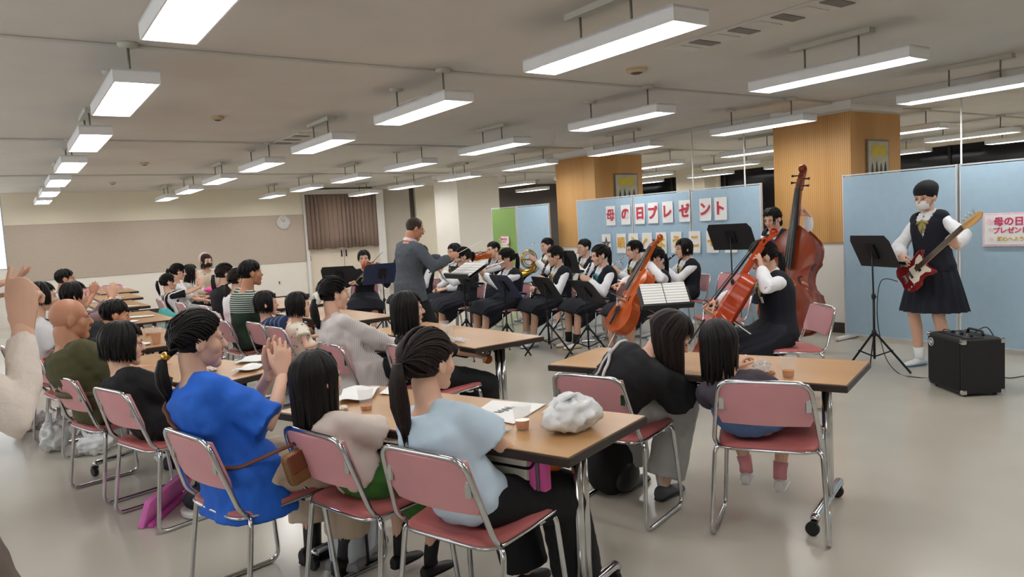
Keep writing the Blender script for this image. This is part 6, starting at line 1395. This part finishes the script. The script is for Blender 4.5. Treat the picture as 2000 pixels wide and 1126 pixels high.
    e = empty('pink_bag', (2.62, 11.9, T), 0, 'bright pink bag lying on a far table', 'bag'); b = MB().ball((0, 0, .05), (.16, .10, .05), 18, 10); folds(b, .014, 14, 2.); b.build('bag_body', pm('hot_pink', (226, 84, 158), .6, var=.08), e, True); MB().tube([(-.06, 0, .09), (-.03, .0, .12), (.03, 0, .12), (.06, 0, .09)], .008, 6).build('handle', pm('hot_pink', (226, 84, 158)), e, True)
    # paper held by the bob haired child
    e = empty('paper_sheet', (.80, 4.10, .56), math.radians(30), 'white sheet held low by the bob haired child', 'paper'); MB().box((0, 0, .03), (.15, .003, .20), np.array(Matrix.Rotation(-.5, 3, 'X') @ Matrix.Rotation(.5, 3, 'Y'))).build('sheet', PAPER, e)
    # floor things
    lump('plastic_bag', .20, 6.38, 0, (.11, .09, .11), 'upright white plastic bag on the floor by the bald man', POLY, 'bag', 21, True, 'white plastic bags', fr=10); lump('plastic_bag', .42, 6.05, 0, (.11, .09, .07), 'low white plastic bag next to the upright one', POLY, 'bag', 22, True, 'white plastic bags', fr=10)
    lump('plastic_bag', .07, 7.35, 0, (.13, .11, .08), 'grey white plastic bag furthest left on the floor', POLY, 'bag', 23, True, 'white plastic bags', fr=10); lump('plastic_bag', .80, 5.35, 0, (.08, .07, .07), 'small clear white bag under the table behind the bob haired child', POLY, 'bag', 24, True, 'white plastic bags', fr=10)
    pk = pm('magenta_card', (228, 122, 196), .6, var=.05); e = empty('pink_box', (.645, 4.47, .0), math.atan2(4.75-4.22, .82-.49), 'long flat pink box lying on the floor', 'box'); MB().box((0, 0, .075), (.62, .03, .15), np.array(Matrix.Rotation(.35, 3, 'X'))).build('box_body', pk, e, bevel=.005); MB().box((0, -.024, .012), (.60, .03, .02)).build('box_edge', pm('pink_edge', (198, 74, 160), .6), e, bevel=.003)
    e = empty('woven_bag', (.80, 4.26, 0), .3, 'black patterned bag with a white base beside the pink box', 'bag'); b = MB().ball((0, 0, .085), (.13, .085, .075), 24, 12); folds(b, .012, 16, 5.); b.build('bag_body', pm('black_white_lace', (34, 36, 44), .8, var=.9, scale=55), e, True); MB().lathe([(.12, 0), (.135, .008), (.135, .028), (.12, .035)], n=24).build('base', SHOEW, e, 40); MB().tube([(-.06, 0, .14), (-.04, 0, .21), (.04, 0, .21), (.06, 0, .14)], .007, 6).build('handle', BLACKPL, e, True)
    e = empty('tote_bag', (1.20, 3.12, 0), math.radians(40), 'pale tote bag with dark purple handles under the chairs', 'bag'); b = MB().loft([[V3((.16*k*math.copysign(abs(math.cos(a))**.5, math.cos(a)), .075*k*math.copysign(abs(math.sin(a))**.5, math.sin(a)), z)) for a in np.linspace(0, 2*PI, 24, endpoint=False)] for z, k in ((0, .85), (.02, 1.), (.14, 1.02), (.26, .92), (.28, .9))]); folds(b, .012, 12, 1.); b.build('bag_body', pm('pale_blue_canvas', (200, 210, 218), .9, var=.06), e, True); pl = pm('plum_webbing', (48, 26, 46), .8)
    for s in (-1, 1): MB().tube([(-.07, s*.085, .01), (-.075, s*.085, .26), (-.05, s*.06, .36), (.05, s*.06, .36), (.075, s*.085, .26), (.07, s*.085, .01)], (.014), 6, flat=.25, up=(0, 1, 0)).build('handle', pl, e, True)
    MB().box((0, 0, .03), (.325, .165, .05)).build('base_panel', pm('grey_canvas', (134, 132, 134), .9), e, bevel=.02)
    e = empty('backpack', (2.60, 2.98, 0), math.radians(15), 'black backpack on the floor under the leaning woman', 'backpack'); b = MB().ball((0, 0, .15), (.17, .12, .155), 22, 14); b.v = [(x, y, max(z, .002)) for x, y, z in b.v]; folds(b, .014, 9, 7.); b.build('bag_body', BLACKC, e, True); MB().ball((0, -.10, .10), (.11, .04, .08), 14, 8).build('front_pocket', BLACKPL, e, True); MB().tube([(-.05, 0, .29), (-.03, 0, .34), (.03, 0, .34), (.05, 0, .29)], .008, 6).build('grab_handle', BLACKPL, e, True)
    e = empty('fur_charm', (2.72, 2.72, .0), 0, 'pale fluffy tail charm hanging from the backpack', 'charm'); b = MB().tube([(0, 0, .34), (.01, 0, .26), (.0, .01, .16), (.0, 0, .05), (0, 0, .01)], [.008, .022, .034, .026, .006], 10); folds(b, .016, 60, 3.); b.build('tail', pm('pale_fur', (214, 206, 198), .95, var=.1, bump=.6, bscale=120), e, True); MB().tube([(0, 0, .33), (-.03, .05, .37)], .004, 6).build('clip', CHROME, e)
    e = empty('teal_bag', (1.72, 10.75, .30), 0, 'teal tasselled bag hanging at the girl in stripes', 'bag'); te = pm('teal_bag', (84, 172, 168), .8, var=.12)
    b = MB().ball((0, 0, .16), (.14, .09, .17), 18, 12); folds(b, .03, 12, 4.); b.build('bag_body', te, e, True)
    for k in range(9): MB().tube([(-.12+.03*k, -.05, .06), (-.12+.03*k, -.06, -.03), (-.115+.03*k, -.055, -.10)], [.008, .010, .005], 6).build('tassel', te, e, True)
clutter()
if 'scene' in WORK: bpy.data.scenes.remove(WORK.pop('scene'))
